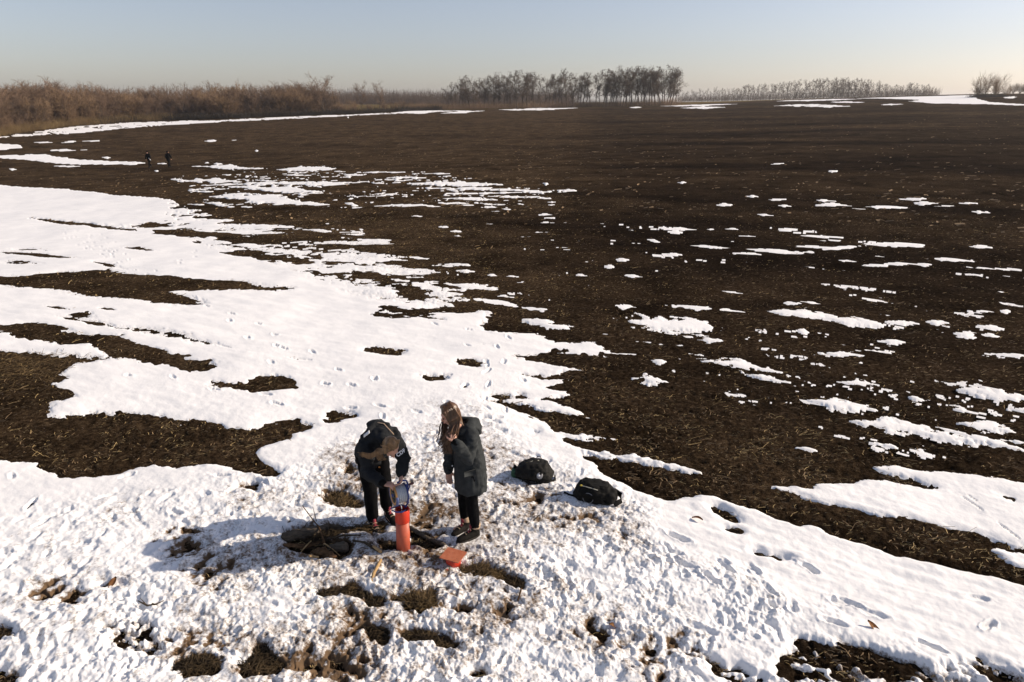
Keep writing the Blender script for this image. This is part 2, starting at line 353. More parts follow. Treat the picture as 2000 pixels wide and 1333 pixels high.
def lens(arr, items):
  for (ox, oy, sc), txt in items:
    for item in txt.split(';'):
        x0, y0, x1, y1, th = [float(v) for v in item.split(',')]
        x0, y0, x1, y1 = ox + x0 * sc, oy + y0 * sc, ox + x1 * sc, oy + y1 * sc
        xs = .09 * (x1 - x0); ys = .09 * (y1 - y0); x0 -= xs; x1 += xs; y0 -= ys; y1 += ys
        th = max(th * sc * .86, 2.2)
        a = np.array(to_grid(x0, y0)); b = np.array(to_grid(x1, y1))
        xm, ym = (x0 + x1) / 2, (y0 + y1) / 2
        up = to_grid(xm, ym - th / 2); dn = to_grid(xm, ym + th / 2)
        hw = max(abs(up[1] - dn[1]) / 2, 0.9)
        i0, i1 = int(min(a[0], b[0])), int(max(a[0], b[0])) + 1
        i0 = max(i0, 0); i1 = min(i1, NU - 1)
        j0 = int(max(min(a[1], b[1]) - hw * 2 - 2, 0)); j1 = int(min(max(a[1], b[1]) + hw * 2 + 3, NR - 1))
        if i1 <= i0: continue
        ii = np.arange(i0, i1 + 1)[:, None]; jj = np.arange(j0, j1 + 1)[None, :]
        t = np.clip((ii - a[0]) / (b[0] - a[0] + 1e-6), 0, 1)
        cj = a[1] + (b[1] - a[1]) * t
        wob = vnoise(ii * 0.035 + x0, ii * 0 + y0, 5) * hw * .35
        w = hw * np.power(np.clip(1 - np.abs(2 * t - 1), 0, 1), .85) * 1.3 * (1 + .45 * vnoise(ii * .09 + y0, ii * 0 + x0, 9)) + 1e-3
        f = .5 + .5 * (1 - np.abs(jj - cj - wob) / w)
        sub = arr[i0:i1 + 1, j0:j1 + 1]
        np.maximum(sub, np.clip(f, 0, 1), out=sub)

ST = np.zeros((NU, NR), np.float32); lens(ST, STREAKS)
SB = np.zeros((NU, NR), np.float32)          # thawed slits inside the snow
lens(SB, [(I0, "118,622,262,648,10;250,640,437,678,14;67,430,252,449,8;258,440,332,441,9;308,455,378,463,8;241,485,308,491,6;20,488,98,491,5;0,495,150,506,6;0,512,84,517,8;185,514,245,524,6;1015,730,1102,740,8;946,786,1100,818,12;1072,657,1132,671,10;724,615,802,624,6;785,616,865,627,8;440,480,485,484,5;420,470,520,478,6;430,495,480,500,5;90,600,140,606,4;190,604,225,607,4;560,700,610,706,4")])

# drift and furrow direction of the field
FA = R(-27)
S_ = X * math.cos(FA) + Y * math.sin(FA)
T_ = -X * math.sin(FA) + Y * math.cos(FA) + 0.12 * S_ ** 2 / (14 + np.abs(S_))
wide = sstep(16, 8, RRg).astype(np.float32)
soft = blur(SN, 19, 4) * (1 - wide) + blur(SN, 9, 5) * wide
farw = sstep(35, 55, RRg).astype(np.float32)
soft = soft * (1 - farw) + blur(SN, 5, 2) * farw
def lod(wl):                      # fade a wave length out where the cells get too long for it
    return np.clip(wl / (CELL * 2.2) - .4, 0, 1).astype(np.float32)
streak = .55 * fbm(S_ / 3.2, T_ / .55, 4, 3) + .30 * fbm(S_ / .7, T_ / .2, 3, 21) * lod(.2) + .35 * fbm(S_ / 14, T_ / 2.4, 3, 40)
JJ = np.arange(NR)[None, :] + 0 * U
finger = .8 * fbm(U / .010 + JJ * .11, JJ / 1.9, 3, 61, .65) + .7 * fbm(U / .045, JJ / 5.0, 3, 66)      # ragged fingers along the wind
fine = fbm(X / .16, Y / .16, 3, 71) * lod(.16) + .8 * fbm(S_ / .30, T_ / .07, 3, 75) * lod(.07)
edge = 1 - np.abs(2 * soft - 1)
M = soft + streak * (.30 + .30 * edge) + (.08 + .46 * edge) * finger * sstep(5.5, 12, RRg) + (.06 + .46 * edge) * fine + .10 * edge * fbm(X / .5, Y / .5, 3, 79)
M += .22 * edge * sstep(9, 14, RRg) * fbm(U / .028, JJ / 1.5, 2, 68)
M = np.maximum(M, np.where(ST > 0, ST + .02 + .22 * streak + .55 * finger * sstep(5, 12, RRg) + .42 * fine, 0))
M = np.minimum(M, np.where(SB > 0, 1.02 - SB + .20 * streak + .40 * finger * sstep(5, 12, RRg) + .3 * fine, 9))
M = M.astype(np.float32)

# trodden zone around the two workers
TR = np.zeros((NU, NR), np.float32)
paint(TR, [(-900,1010),(0,1000),(180,960),(330,950),(480,930),(560,920),(640,870),(760,800),(880,760),(960,780),(1010,850),(1080,900),(1150,925),(1210,960),(1290,1010),(1270,1060),(1330,1090),(1440,1110),(1520,1150),(1560,1210),(1500,1260),(1400,1290),(1330,1400),(1200,2000),(-900,2000)], 1)
paint(TR, [(1560,1180),(1640,1170),(1660,1230),(1580,1260)], .6)
paint(TR, [(1400,1333),(1500,1260),(1650,1250),(1850,1290),(2100,1330),(2300,1600),(1300,1600)], .75)
paint(TR, [(640,690),(760,700),(900,640),(1000,640),(1060,700),(1010,790),(900,770),(800,790),(650,800)], .32)
TR = blur(TR, 31, 21)
TR *= np.clip(1.05 + .5 * fbm(X / 1.3, Y / 1.3, 3, 77), .35, 1)

# footprints -------------------------------------------------------------
rng = random.Random(11)
PR = np.zeros((NU, NR), np.float32)
def stamp(x, y, ang, L=.30, W=.12, depth=.055):
    L *= .86; W *= .84
    r = math.hypot(x, y); u = math.atan2(x, y)
    if abs(u) > UD or r < rows[0] or r > 60: return
    ic = int((u - cols[0 + len(side)]) / .00122) + len(side)
    jc = int(np.interp(math.log(r), LR, np.arange(NR)))
    wi = int(.34 / (r * .00122)) + 2
    wj = int(.34 / max(rows[min(jc + 1, NR - 1)] - rows[jc], 1e-4)) + 2
    i0, i1, j0, j1 = max(ic - wi, 0), min(ic + wi, NU), max(jc - wj, 0), min(jc + wj, NR)
    dx = X[i0:i1, j0:j1] - x; dy = Y[i0:i1, j0:j1] - y
    a = dx * math.cos(ang) + dy * math.sin(ang); b = -dx * math.sin(ang) + dy * math.cos(ang)
    waist = 1 - .22 * np.exp(-(a / (.16 * L)) ** 2)
    q = np.sqrt((a / (L / 2)) ** 2 + (b / (W / 2 * waist)) ** 2)
    q = q * (1 + .30 * fbm(dx / .09 + x * 7, dy / .09 + y * 5, 2, 91))
    depth = depth * (.75 + .35 * np.sign(rng.random() - .5) * a / L)
    d = -depth * (1 - sstep(.62, 1.08, q)) + depth * .22 * np.exp(-((q - 1.30) / .2) ** 2)
    sub = PR[i0:i1, j0:j1]
    np.copyto(sub, np.where(d < -.001, np.minimum(sub, d), sub + np.where(sub < 0, 0, d)))
def trail(pts, step=.62, spread=.13, wander=.085, depth=.055):
    P = [at(*p) for p in pts]
    k = 0
    for (xa, ya), (xb, yb) in zip(P[:-1], P[1:]):
        L = math.hypot(xb - xa, yb - ya); n = max(1, int(L / step)); an = math.atan2(yb - ya, xb - xa)
        for i in range(n):
            if rng.random() < .14: k += 1; continue
            t = (i + rng.uniform(-.42, .42)) / n; sgn = 1 if k % 2 else -1; k += 1
            x = xa + (xb - xa) * t - math.sin(an) * sgn * spread + rng.gauss(0, wander)
            y = ya + (yb - ya) * t + math.cos(an) * sgn * spread + rng.gauss(0, wander)
            stamp(x, y, an + rng.gauss(0, .22), rng.uniform(.20, .33), rng.uniform(.085, .14), depth * rng.uniform(.45, 1.25))
trail([(860,800),(780,780),(700,740),(600,690),(500,650),(420,600),(330,560),(240,520),(180,480),(60,420),(20,390)])
trail([(820,820),(740,790),(650,745),(560,700),(470,665)])
trail([(930,780),(960,720),(985,680),(960,640),(930,610)], .45, .16)
trail([(980,790),(990,730),(960,690),(900,650),(820,620)], .5, .16)
trail([(660,800),(560,790),(430,760),(330,745),(260,730),(180,720)], .7)
trail([(250,520),(210,470),(130,440),(60,410)], .6, .2, .1); trail([(200,500),(120,460),(40,440)], .6, .2, .1)
trail([(430,470),(380,500),(300,530),(250,560)], .6); trail([(610,450),(520,470),(430,490)], .6)
trail([(1300,1040),(1400,1080),(1480,1140),(1560,1180)], .5, .16); trail([(1270,1060),(1380,1130),(1440,1200),(1520,1260)], .45, .2)
trail([(1540,1120),(1590,1190),(1640,1220),(1700,1240),(1780,1250)], .55, .16); trail([(1600,1100),(1670,1140)], .6)
trail([(1800,1240),(1880,1270)], .4); trail([(1660,1140),(1980,1190)], 2.1)
trail([(1390,1140),(1470,1190),(1560,1250)], .4, .2); trail([(1250,930),(1180,890),(1120,860),(1060,820)], .6)
trail([(30,990),(60,930),(40,900)], .6); trail([(280,930),(200,970),(120,1000)], .55)
trail([(100,1000),(300,960),(520,940)], .5, .2); trail([(1900,1250),(1960,1200),(2050,1190)], .9)
for _ in range(900):
    px, py_ = rng.uniform(-60, 1560), rng.uniform(800, 1420)
    x, y = at(px, py_)
    i = int(np.interp(math.atan2(x, y), cols, np.arange(NU))); j = int(np.interp(math.log(math.hypot(x, y)), LR, np.arange(NR)))
    if TR[i, j] > rng.uniform(.35, 1.0):
        stamp(x, y, rng.uniform(0, 6.28), rng.uniform(.2, .32), rng.uniform(.09, .15), rng.uniform(.02, .05))
# sharp drag marks in the smooth crust at the right
for (a, b) in (((1870, 965), (1925, 1003)), ((1885, 965), (1915, 985)), ((1940, 1015), (2000, 1060))):
    (xa, ya), (xb, yb) = at(*a), at(*b)
    stamp((xa + xb) / 2, (ya + yb) / 2, math.atan2(yb - ya, xb - xa), math.hypot(xb - xa, yb - ya), .035, .02)

# bare earth shows through in the trodden zone
l1 = fbm(X / .42, Y / .42, 4, 101); l2 = fbm(X / .11, Y / .11, 3, 131); l3 = fbm(X / .045, Y / .045, 2, 151)
hole = fbm(X / .9 + 7, Y / .9, 4, 171)
M -= TR * np.clip(hole + .35 * l2 - .30, 0, 1) * 1.5
M += TR * (edge + .45 * (soft < .35)) * (.55 * l2 + .40 * l1 + .25 * l3)
# near the pipe the snow is dirtier
gx, gy = at(800, 1060)
near_pipe = np.exp(-((X - gx) ** 2 + (Y - gy) ** 2) / 2.2 ** 2)
M -= TR * near_pipe * np.clip(.20 + .9 * l2 + .4 * l1 - .42, 0, 1) * .9

near_feet = np.exp(-(((X + 1.45) / .6) ** 2 + ((Y - 6.55) / .5) ** 2))
cov = sstep(.5, .62, M)
clod = (.042 * fbm(X / .15, Y / .15, 4, 201, .6) * lod(.11) + .030 * fbm(S_ / 1.1, T_ / .19, 3, 221) * lod(.19)
        + .05 * fbm(S_ / 5, T_ / 1.3, 3, 241) * lod(1.3) + .014 * fbm(X / .045, Y / .045, 2, 251) * lod(.04))
big = .10 * fbm(X / 3.1, Y / 3.1, 3, 261) * lod(3.1) * (1 - np.exp(-(RRg / 6) ** 2)) * .6
SOIL = BASE + big + clod * (1 - .80 * sstep(.62, .95, M))
wm = sstep(8, 11, RRg)
Ms = (.5 * M + .5 * blur(M, 5, 3)) * (1 - wm) + (.25 * M + .75 * blur(M, 9, 4)) * wm
prof = np.clip((Ms - .5) / .5, -1.2, 1.3)
T0 = .012 + (.010 + .020 * sstep(.7, 1.15, Ms)) * sstep(12, 6, RRg) + .030 * TR * (1 - .8 * near_feet)
l4 = fbm(X / .22 + 3, Y / .22, 4, 141, .55)
calm = 1 - .75 * np.exp(-(((X + 1.45) / .55) ** 2 + ((Y - 6.6) / .5) ** 2)) - .6 * np.exp(-(((X + .45) / .45) ** 2 + ((Y - 6.5) / .4) ** 2))
relief = TR * calm * (.55 + .75 * sstep(-.25, .35, fbm(X / .75 - 4, Y / .75, 3, 145))) * (.018 * l1 + .024 * l4 + .024 * l2 + .012 * l3) * lod(.05)
relief = relief + (1 - TR) * (.012 * fbm(S_ / .9, T_ / .3, 3, 301) * lod(.3) + .004 * fbm(X / .12, Y / .12, 2, 311) * lod(.12))
SNOWZ = BASE + big + T0 * np.where(prof > 0, np.power(np.abs(prof), .75), prof * 1.6) + .010 * sstep(.45, .6, M) + (relief + PR * (1 - .35 * TR)) * cov
floor_ = BASE + big + clod * .2 + .005
SNOWZ = np.where((M > .60) & (TR < .4), np.maximum(SNOWZ, floor_), SNOWZ)
far_z = BASE + big + np.where(M > .5, .035 + clod * .3, -.06 * np.clip((.5 - M) / .2, 0, 1))
wf = sstep(28, 45, RRg)
SNOWZ = SNOWZ * (1 - wf) + far_z * wf

def snow_at(x, y):
    i = int(np.clip(np.interp(math.atan2(x, y), cols, np.arange(NU)), 0, NU - 1)); j = int(np.clip(np.interp(math.log(math.hypot(x, y)), LR, np.arange(NR)), 0, NR - 1))
    return float(max(SOIL[i, j], SNOWZ[i, j]))
def idx_of(x, y):
    i = np.clip(np.interp(np.arctan2(x, y), cols, np.arange(NU)), 0, NU - 1).astype(int)
    j = np.clip(np.interp(.5 * np.log(x * x + y * y), LR, np.arange(NR)), 0, NR - 1).astype(int)
    return i, j

# field edge beyond which rough grass grows
EDGE_AZ = [R(a) for a in (-75, -44, -38.5, -35.7, -32, -28, -22, -17.4, -12, -6, 0, 6, 12.5, 15, 20, 26, 31, 34, 75)]
EDGE_R = [125, 125, 132, 151, 171, 184, 181, 184, 189, 212, 220, 226, 232, 262, 296, 330, 352, 352, 352]
def edge_r(az): return np.interp(az, EDGE_AZ, EDGE_R)
verge = sstep(-2, 5, RRg - edge_r(U))
# straw litter is thicker on the left and along faint bands
litter = np.clip(.25 + .5 * sstep(4, -9, X - .12 * Y) + .45 * fbm(S_ / 16, T_ / 5, 3, 401) + .55 * fbm(S_ / 90, T_ / 11, 4, 421) + .15 * sstep(60, 140, RRg), 0, 1.2)

# ---------------------------------------------------------------- materials
def mat(name, base=None, rough=.8, spec=.3):
    m = bpy.data.materials.new(name)
    m.use_nodes = True
    nt = m.node_tree
    b = nt.nodes['Principled BSDF']
    if base: b.inputs['Base Color'].default_value = (*base, 1)
    b.inputs['Roughness'].default_value = rough
    b.inputs['Specular IOR Level'].default_value = spec
    return m, nt, b
def nnode(nt, t, **kw):
    n = nt.nodes.new(t)
    for k, v in kw.items():
        if k in n.inputs: n.inputs[k].default_value = v
        else: setattr(n, k, v)
    return n
def ramp(nt, stops):
    n = nt.nodes.new('ShaderNodeValToRGB')
    el = n.color_ramp.elements
    while len(el) < len(stops): el.new(.5)
    for e, (p, c) in zip(el, stops):
        e.position = p; e.color = (*c, 1)
    return n
def noise_mat(name, c0, c1, scale=8, rough=.8, bump=0.0, bscale=None, spec=.3, detail=4, coord='Object', stretch=None):
    """two tones of one colour broken up by noise, with fine relief"""
    m, nt, b = mat(name, None, rough, spec)
    tc = nnode(nt, 'ShaderNodeTexCoord')
    src = tc.outputs[coord]
    if stretch:
        mp = nnode(nt, 'ShaderNodeMapping'); mp.inputs['Scale'].default_value = stretch
        nt.links.new(src, mp.inputs[0]); src = mp.outputs[0]
    n = nnode(nt, 'ShaderNodeTexNoise', Scale=scale, Detail=detail, Roughness=.6)
    nt.links.new(src, n.inputs['Vector'])
    rp = ramp(nt, [(.3, c0), (.7, c1)])
    nt.links.new(n.outputs['Fac'], rp.inputs[0])
    nt.links.new(rp.outputs[0], b.inputs['Base Color'])
    if bump:
        n2 = nnode(nt, 'ShaderNodeTexNoise', Scale=bscale or scale * 3, Detail=5.0)
        nt.links.new(src, n2.inputs['Vector'])
        bp = nnode(nt, 'ShaderNodeBump', Strength=bump, Distance=.01)
        nt.links.new(n2.outputs['Fac'], bp.inputs['Height'])
        nt.links.new(bp.outputs[0], b.inputs['Normal'])
    return m

def soil_material():
    m, nt, b = mat('plough_soil', None, 1.0, .0)
    L = nt.links.new
    geo = nnode(nt, 'ShaderNodeNewGeometry')
    n1 = nnode(nt, 'ShaderNodeTexNoise', Scale=1.1, Detail=6.0, Roughness=.65)
    n2 = nnode(nt, 'ShaderNodeTexNoise', Scale=14.0, Detail=7.0, Roughness=.75)
    L(geo.outputs['Position'], n1.inputs['Vector']); L(geo.outputs['Position'], n2.inputs['Vector'])
    dark = ramp(nt, [(.34, (.0035, .0024, .0018)), (.50, (.0125, .0085, .0060)), (.66, (.040, .028, .0195))])
    L(n2.outputs['Fac'], dark.inputs[0])
    brown = ramp(nt, [(.34, (.0085, .0056, .0036)), (.50, (.052, .0345, .0205)), (.66, (.122, .085, .050))])
    L(n2.outputs['Fac'], brown.inputs[0])
    at_ = nnode(nt, 'ShaderNodeAttribute', attribute_name='litter')
    add = nnode(nt, 'ShaderNodeMath', operation='MULTIPLY_ADD'); add.inputs[1].default_value = .5; 
    # drill rows and dry streaks run along the furrows
    mp = nnode(nt, 'ShaderNodeMapping'); mp.inputs['Rotation'].default_value = (0, 0, R(27)); mp.inputs['Scale'].default_value = (.05, .55, 1)
    L(geo.outputs['Position'], mp.inputs[0])
    n5 = nnode(nt, 'ShaderNodeTexNoise', Scale=1.0, Detail=7.0, Roughness=.68); L(mp.outputs[0], n5.inputs['Vector'])
    av = nnode(nt, 'ShaderNodeMath', operation='MULTIPLY_ADD'); av.inputs[1].default_value = 1.5; L(n5.outputs['Fac'], av.inputs[0])
    hf = nnode(nt, 'ShaderNodeMath', operation='MULTIPLY_ADD'); hf.inputs[1].default_value = .5; hf.inputs[2].default_value = -.75; L(n1.outputs['Fac'], hf.inputs[0]); L(hf.outputs[0], av.inputs[2])
    L(av.outputs[0], add.inputs[0]); L(at_.outputs['Fac'], add.inputs[2])
    mr = nnode(nt, 'ShaderNodeMapRange'); mr.inputs[1].default_value = .12; mr.inputs[2].default_value = .95
    L(add.outputs[0], mr.inputs[0])
    mix = nnode(nt, 'ShaderNodeMix', data_type='RGBA')
    L(mr.outputs[0], mix.inputs[0]); L(dark.outputs[0], mix.inputs[6]); L(brown.outputs[0], mix.inputs[7])
    # rough dry grass beyond the ploughed edge
    gr = ramp(nt, [(.3, (.075, .052, .024)), (.7, (.17, .125, .055))])
    L(n1.outputs['Fac'], gr.inputs[0])
    v = nnode(nt, 'ShaderNodeAttribute', attribute_name='verge')
    mix2 = nnode(nt, 'ShaderNodeMix', data_type='RGBA')
    L(v.outputs['Fac'], mix2.inputs[0]); L(mix.outputs[2], mix2.inputs[6]); L(gr.outputs[0], mix2.inputs[7])
    # clods, crusted and damp spots a few metres across
    n6 = nnode(nt, 'ShaderNodeTexNoise', Scale=.42, Detail=8.0, Roughness=.78); L(geo.outputs['Position'], n6.inputs['Vector'])
    m6 = nnode(nt, 'ShaderNodeMapRange'); m6.inputs[1].default_value = .36; m6.inputs[2].default_value = .64; m6.inputs[3].default_value = .45; m6.inputs[4].default_value = 1.6
    L(n6.outputs['Fac'], m6.inputs[0])
    mul = nnode(nt, 'ShaderNodeVectorMath', operation='SCALE'); L(mix2.outputs[2], mul.inputs[0]); L(m6.outputs[0], mul.inputs['Scale'])
    L(mul.outputs[0], b.inputs['Base Color'])
    n3 = nnode(nt, 'ShaderNodeTexNoise', Scale=45.0, Detail=6.0, Roughness=.7)
    L(geo.outputs['Position'], n3.inputs['Vector'])
    bp = nnode(nt, 'ShaderNodeBump', Strength=1.0, Distance=.10)
    L(n3.outputs['Fac'], bp.inputs['Height']); L(bp.outputs[0], b.inputs['Normal'])
    return m
def snow_material():
    m, nt, b = mat('old_snow', None, .85, .08)
    L = nt.links.new
    geo = nnode(nt, 'ShaderNodeNewGeometry')
    n1 = nnode(nt, 'ShaderNodeTexNoise', Scale=2.2, Detail=5.0, Roughness=.6)
    n2 = nnode(nt, 'ShaderNodeTexNoise', Scale=38.0, Detail=4.0, Roughness=.65)
    L(geo.outputs['Position'], n1.inputs['Vector']); L(geo.outputs['Position'], n2.inputs['Vector'])
    clean = ramp(nt, [(.3, (.80, .805, .81)), (.7, (.885, .885, .885))])
    L(n1.outputs['Fac'], clean.inputs[0])
    dirt = nnode(nt, 'ShaderNodeAttribute', attribute_name='dirt')
    # specks: fine noise against the amount of dirt trodden in
    sub = nnode(nt, 'ShaderNodeMath', operation='ADD')
    L(n2.outputs['Fac'], sub.inputs[0]); L(dirt.outputs['Fac'], sub.inputs[1])
    mr = nnode(nt, 'ShaderNodeMapRange'); mr.inputs[1].default_value = .88; mr.inputs[2].default_value = 1.25
    L(sub.outputs[0], mr.inputs[0])
    mix = nnode(nt, 'ShaderNodeMix', data_type='RGBA')
    L(mr.outputs[0], mix.inputs[0]); L(clean.outputs[0], mix.inputs[6])
    mix.inputs[7].default_value = (.13, .085, .05, 1)
    L(mix.outputs[2], b.inputs['Base Color'])
    n3 = nnode(nt, 'ShaderNodeTexNoise', Scale=30.0, Detail=5.0, Roughness=.6)
    L(geo.outputs['Position'], n3.inputs['Vector'])
    bp = nnode(nt, 'ShaderNodeBump', Strength=.35, Distance=.012)
    L(n3.outputs['Fac'], bp.inputs['Height']); L(bp.outputs[0], b.inputs['Normal'])
    return m
MAT_SOIL = soil_material()
MAT_SNOW = snow_material()

# ---------------------------------------------------------------- ground sheet (every second survey point) and snow sheet
def grid_quads(ni, nj):
    idx = np.arange(ni * nj).reshape(ni, nj)
    return np.stack([idx[:-1, :-1], idx[1:, :-1], idx[1:, 1:], idx[:-1, 1:]], axis=-1)
def build_ground():
    isel = np.arange(0, NU, 2); jsel = np.concatenate([np.arange(0, NR - 1, 2), [NR - 1]])
    gx_, gy_, gz = X[np.ix_(isel, jsel)], Y[np.ix_(isel, jsel)], SOIL[np.ix_(isel, jsel)]
    verts = np.stack([gx_, gy_, gz], -1).reshape(-1, 3)
    quads = grid_quads(len(isel), len(jsel))[..., ::-1].reshape(-1, 4)
    lit = litter[np.ix_(isel, jsel)].ravel(); ver = verge[np.ix_(isel, jsel)].ravel()
    # the part behind the camera: coarse, welded along the same rim points
    u0, u1 = cols[isel[-1]], cols[isel[0]] + 2 * math.pi
    nb = 40
    ub = np.linspace(u0, u1, nb + 1)
    rb = rows[jsel]
    vb = np.array([[(r * math.sin(u), r * math.cos(u), float(z)) for r, z in zip(rb, SOIL[isel[-1], jsel] * (1 - t) + SOIL[isel[0], jsel] * t)]
                   for u, t in zip(ub[1:-1], np.linspace(0, 1, nb + 1)[1:-1])]).reshape(-1, 3)
    nj = len(jsel); off = len(verts)
    strips = [np.arange((len(isel) - 1) * nj, len(isel) * nj)] + [off + k * nj + np.arange(nj) for k in range(nb - 1)] + [np.arange(nj)]
    qb = [np.stack([a[:-1], b[:-1], b[1:], a[1:]], -1)[:, ::-1] for a, b in zip(strips[:-1], strips[1:])]
    verts = np.concatenate([verts, vb]); quads = np.concatenate([quads] + qb)
    c = len(verts)
    verts = np.concatenate([verts, [[0, 0, 0]]])
    first = np.array([k * nj for k in range(len(isel))] + [off + k * nj for k in range(nb - 1)] + [0])
    tris = np.stack([first[:-1], np.full(len(first) - 1, c), first[1:]], -1)[:, ::-1]
    me = np_mesh('ground', verts, quads, tris)
    lit = np.concatenate([lit, np.full(len(verts) - len(lit), .4)]); ver = np.concatenate([ver, np.zeros(len(verts) - len(ver))])
    add_attr(me, 'litter', lit); add_attr(me, 'verge', ver)
    me.materials.append(MAT_SOIL)
    o = link(bpy.data.objects.new('ground', me))
    tag(o, 'dark brown ploughed field running out to the horizon', None, None, 'structure')
    return o
def build_snow():
    keep = M > .33
    lim = (RRg < 420)
    q = grid_quads(NU, NR)
    k = keep & lim
    cell = k[:-1, :-1] | k[1:, :-1] | k[1:, 1:] | k[:-1, 1:]
    quads = q[cell][:, ::-1]
    used, inv = np.unique(quads.ravel(), return_inverse=True)
    verts = np.stack([X.ravel()[used], Y.ravel()[used], SNOWZ.ravel()[used]], -1)
    me = np_mesh('snow_cover', verts, inv.reshape(-1, 4))
    thin = np.clip((.78 - M) / .24, 0, 1) * np.where(RRg < 25, 1, .0)
    d = TR * (.30 + .40 * hole + .30 * l2 + .34 * near_pipe) + .36 * thin + .05 * np.clip(streak, 0, 1) + .08 * fbm(S_ / 2.5, T_ / .6, 3, 501)
    add_attr(me, 'dirt', np.clip(d, 0, 1).ravel()[used])
    me.materials.append(MAT_SNOW)
    o = link(bpy.data.objects.new('snow_cover', me))
    tag(o, 'patchy white melting snow lying over the ploughed field', None, None, 'stuff')
    print('snow verts', len(verts), 'quads', len(quads), 'grid', NU, NR)
    return o
build_ground()
build_snow()
# ================================================================ vegetation
MAT_BARK = noise_mat('grey_brown_bark', (.055, .042, .032), (.15, .118, .09), 3, .9, .4, 30)
MAT_TWIG_D = noise_mat('dark_twigs', (.060, .042, .030), (.145, .10, .072), .35, .9)
MAT_TWIG_W = noise_mat('warm_brown_twigs', (.12, .078, .050), (.26, .172, .112), .25, .9)
MAT_TWIG_T = noise_mat('tan_twigs', (.17, .11, .062), (.33, .22, .125), .25, .9)
MAT_BRAMBLE = noise_mat('dark_bramble', (.018, .015, .012), (.05, .04, .03), .6, .9)
MAT_DRYGRASS = noise_mat('dry_grass', (.13, .085, .04), (.30, .21, .10), .6, .9)

def tubes_mesh(name, P0, P1, R0, R1, sides=3):
    """one mesh of tapered sticks"""
    P0 = np.asarray(P0, float); P1 = np.asarray(P1, float); R0 = np.asarray(R0, float); R1 = np.asarray(R1, float)
    n = len(P0)
    d = P1 - P0; L = np.linalg.norm(d, axis=1, keepdims=True); d = d / np.maximum(L, 1e-6)
    ref = np.where(np.abs(d[:, 2:3]) > .9, np.array([[1., 0, 0]]), np.array([[0, 0, 1.]]))
    a = np.cross(d, ref); a /= np.linalg.norm(a, axis=1, keepdims=True)
    b = np.cross(d, a)
    ang = np.arange(sides) * 2 * math.pi / sides
    ring = a[:, None, :] * np.cos(ang)[None, :, None] + b[:, None, :] * np.sin(ang)[None, :, None]
    V = np.concatenate([P0[:, None] + ring * R0[:, None, None], P1[:, None] + ring * R1[:, None, None]], 1).reshape(-1, 3)
    base = (np.arange(n) * 2 * sides)[:, None, None]
    k = np.arange(sides); kk = (k + 1) % sides
    q = np.stack([k, kk, kk + sides, k + sides], -1)[None] + base
    return np_mesh(name, V, q.reshape(-1, 4))

def grow(rs, spec):
    """branching skeleton -> list of (p0, p1, r0, r1, level)"""
    segs = []
    def branch(p, d, L, r, lev):
        n = spec['segs'][lev]
        pts = [p]
        for k in range(n):
            d = (d + Vector((rs.gauss(0, 1), rs.gauss(0, 1), rs.gauss(0, 1))) * spec['wob'][lev] + Vector((0, 0, spec['up'][lev]))).normalized()
            q = pts[-1] + d * (L / n)
            ra, rb = r * (1 - .75 * k / n), r * (1 - .75 * (k + 1) / n)
            segs.append((pts[-1], q, ra, rb, lev))
            pts.append(q)
        if lev + 1 >= len(spec['segs']): return
        cnt = spec['kids'][lev]
        for c in range(cnt):
            t = spec['start'][lev] + (1 - spec['start'][lev]) * (c + rs.random()) / cnt
            f = t * n; i = min(int(f), n - 1); q = pts[i].lerp(pts[i + 1], f - i)
            ax = (pts[i + 1] - pts[i]).normalized()
            side_ = ax.orthogonal().normalized(); side_.rotate(Quaternion(ax, rs.uniform(0, 6.283)))
            an = R(spec['ang'][lev]) * rs.uniform(.7, 1.25)
            nd = (ax * math.cos(an) + side_ * math.sin(an)).normalized()
            branch(q, nd, L * spec['len'][lev] * rs.uniform(.65, 1.2) * (1 - .35 * t * spec.get('cone', 0)), max(r * (1 - .75 * t) * spec['rad'][lev], spec['rmin']), lev + 1)
    for s in range(spec.get('stems', 1)):
        lean = spec.get('lean', .05)
        branch(Vector((rs.gauss(0, spec.get('foot', 0)), rs.gauss(0, spec.get('foot', 0)), -.25)), Vector((rs.gauss(0, lean), rs.gauss(0, lean), 1)).normalized(),
               spec['h'] * rs.uniform(.85, 1.05), spec['r'], 0)
    return segs
def tree_meshes(name, seed, spec, twig):
    rs = random.Random(seed)
    segs = grow(rs, spec)
    tl = spec.get('trunk_levels', 1)
    A = [s for s in segs if s[4] <= tl]; B = [s for s in segs if s[4] > tl]
    if spec.get('pods'):            # small seed-pod clusters that stay on the twigs all winter
        tips = [s for s in segs if s[4] == len(spec['segs']) - 1]
        for s in rs.sample(tips, min(len(tips), spec['pods'])):
            p = Vector(s[1])
            for _ in range(3):
                d = Vector((rs.gauss(0, .16), rs.gauss(0, .16), rs.gauss(-.12, .12)))
                B.append((p, p + d, .028, .02, 9))
    mt = tubes_mesh(name + '_trunk', [s[0] for s in A], [s[1] for s in A], [s[2] for s in A], [s[3] for s in A], 5)
    mt.materials.append(MAT_BARK)
    mc = tubes_mesh(name + '_crown', [s[0] for s in B], [s[1] for s in B], [max(s[2], spec['rmin']) for s in B], [max(s[3], spec['rmin'] * .8) for s in B], 3)
    mc.materials.append(twig)
    return mt, mc

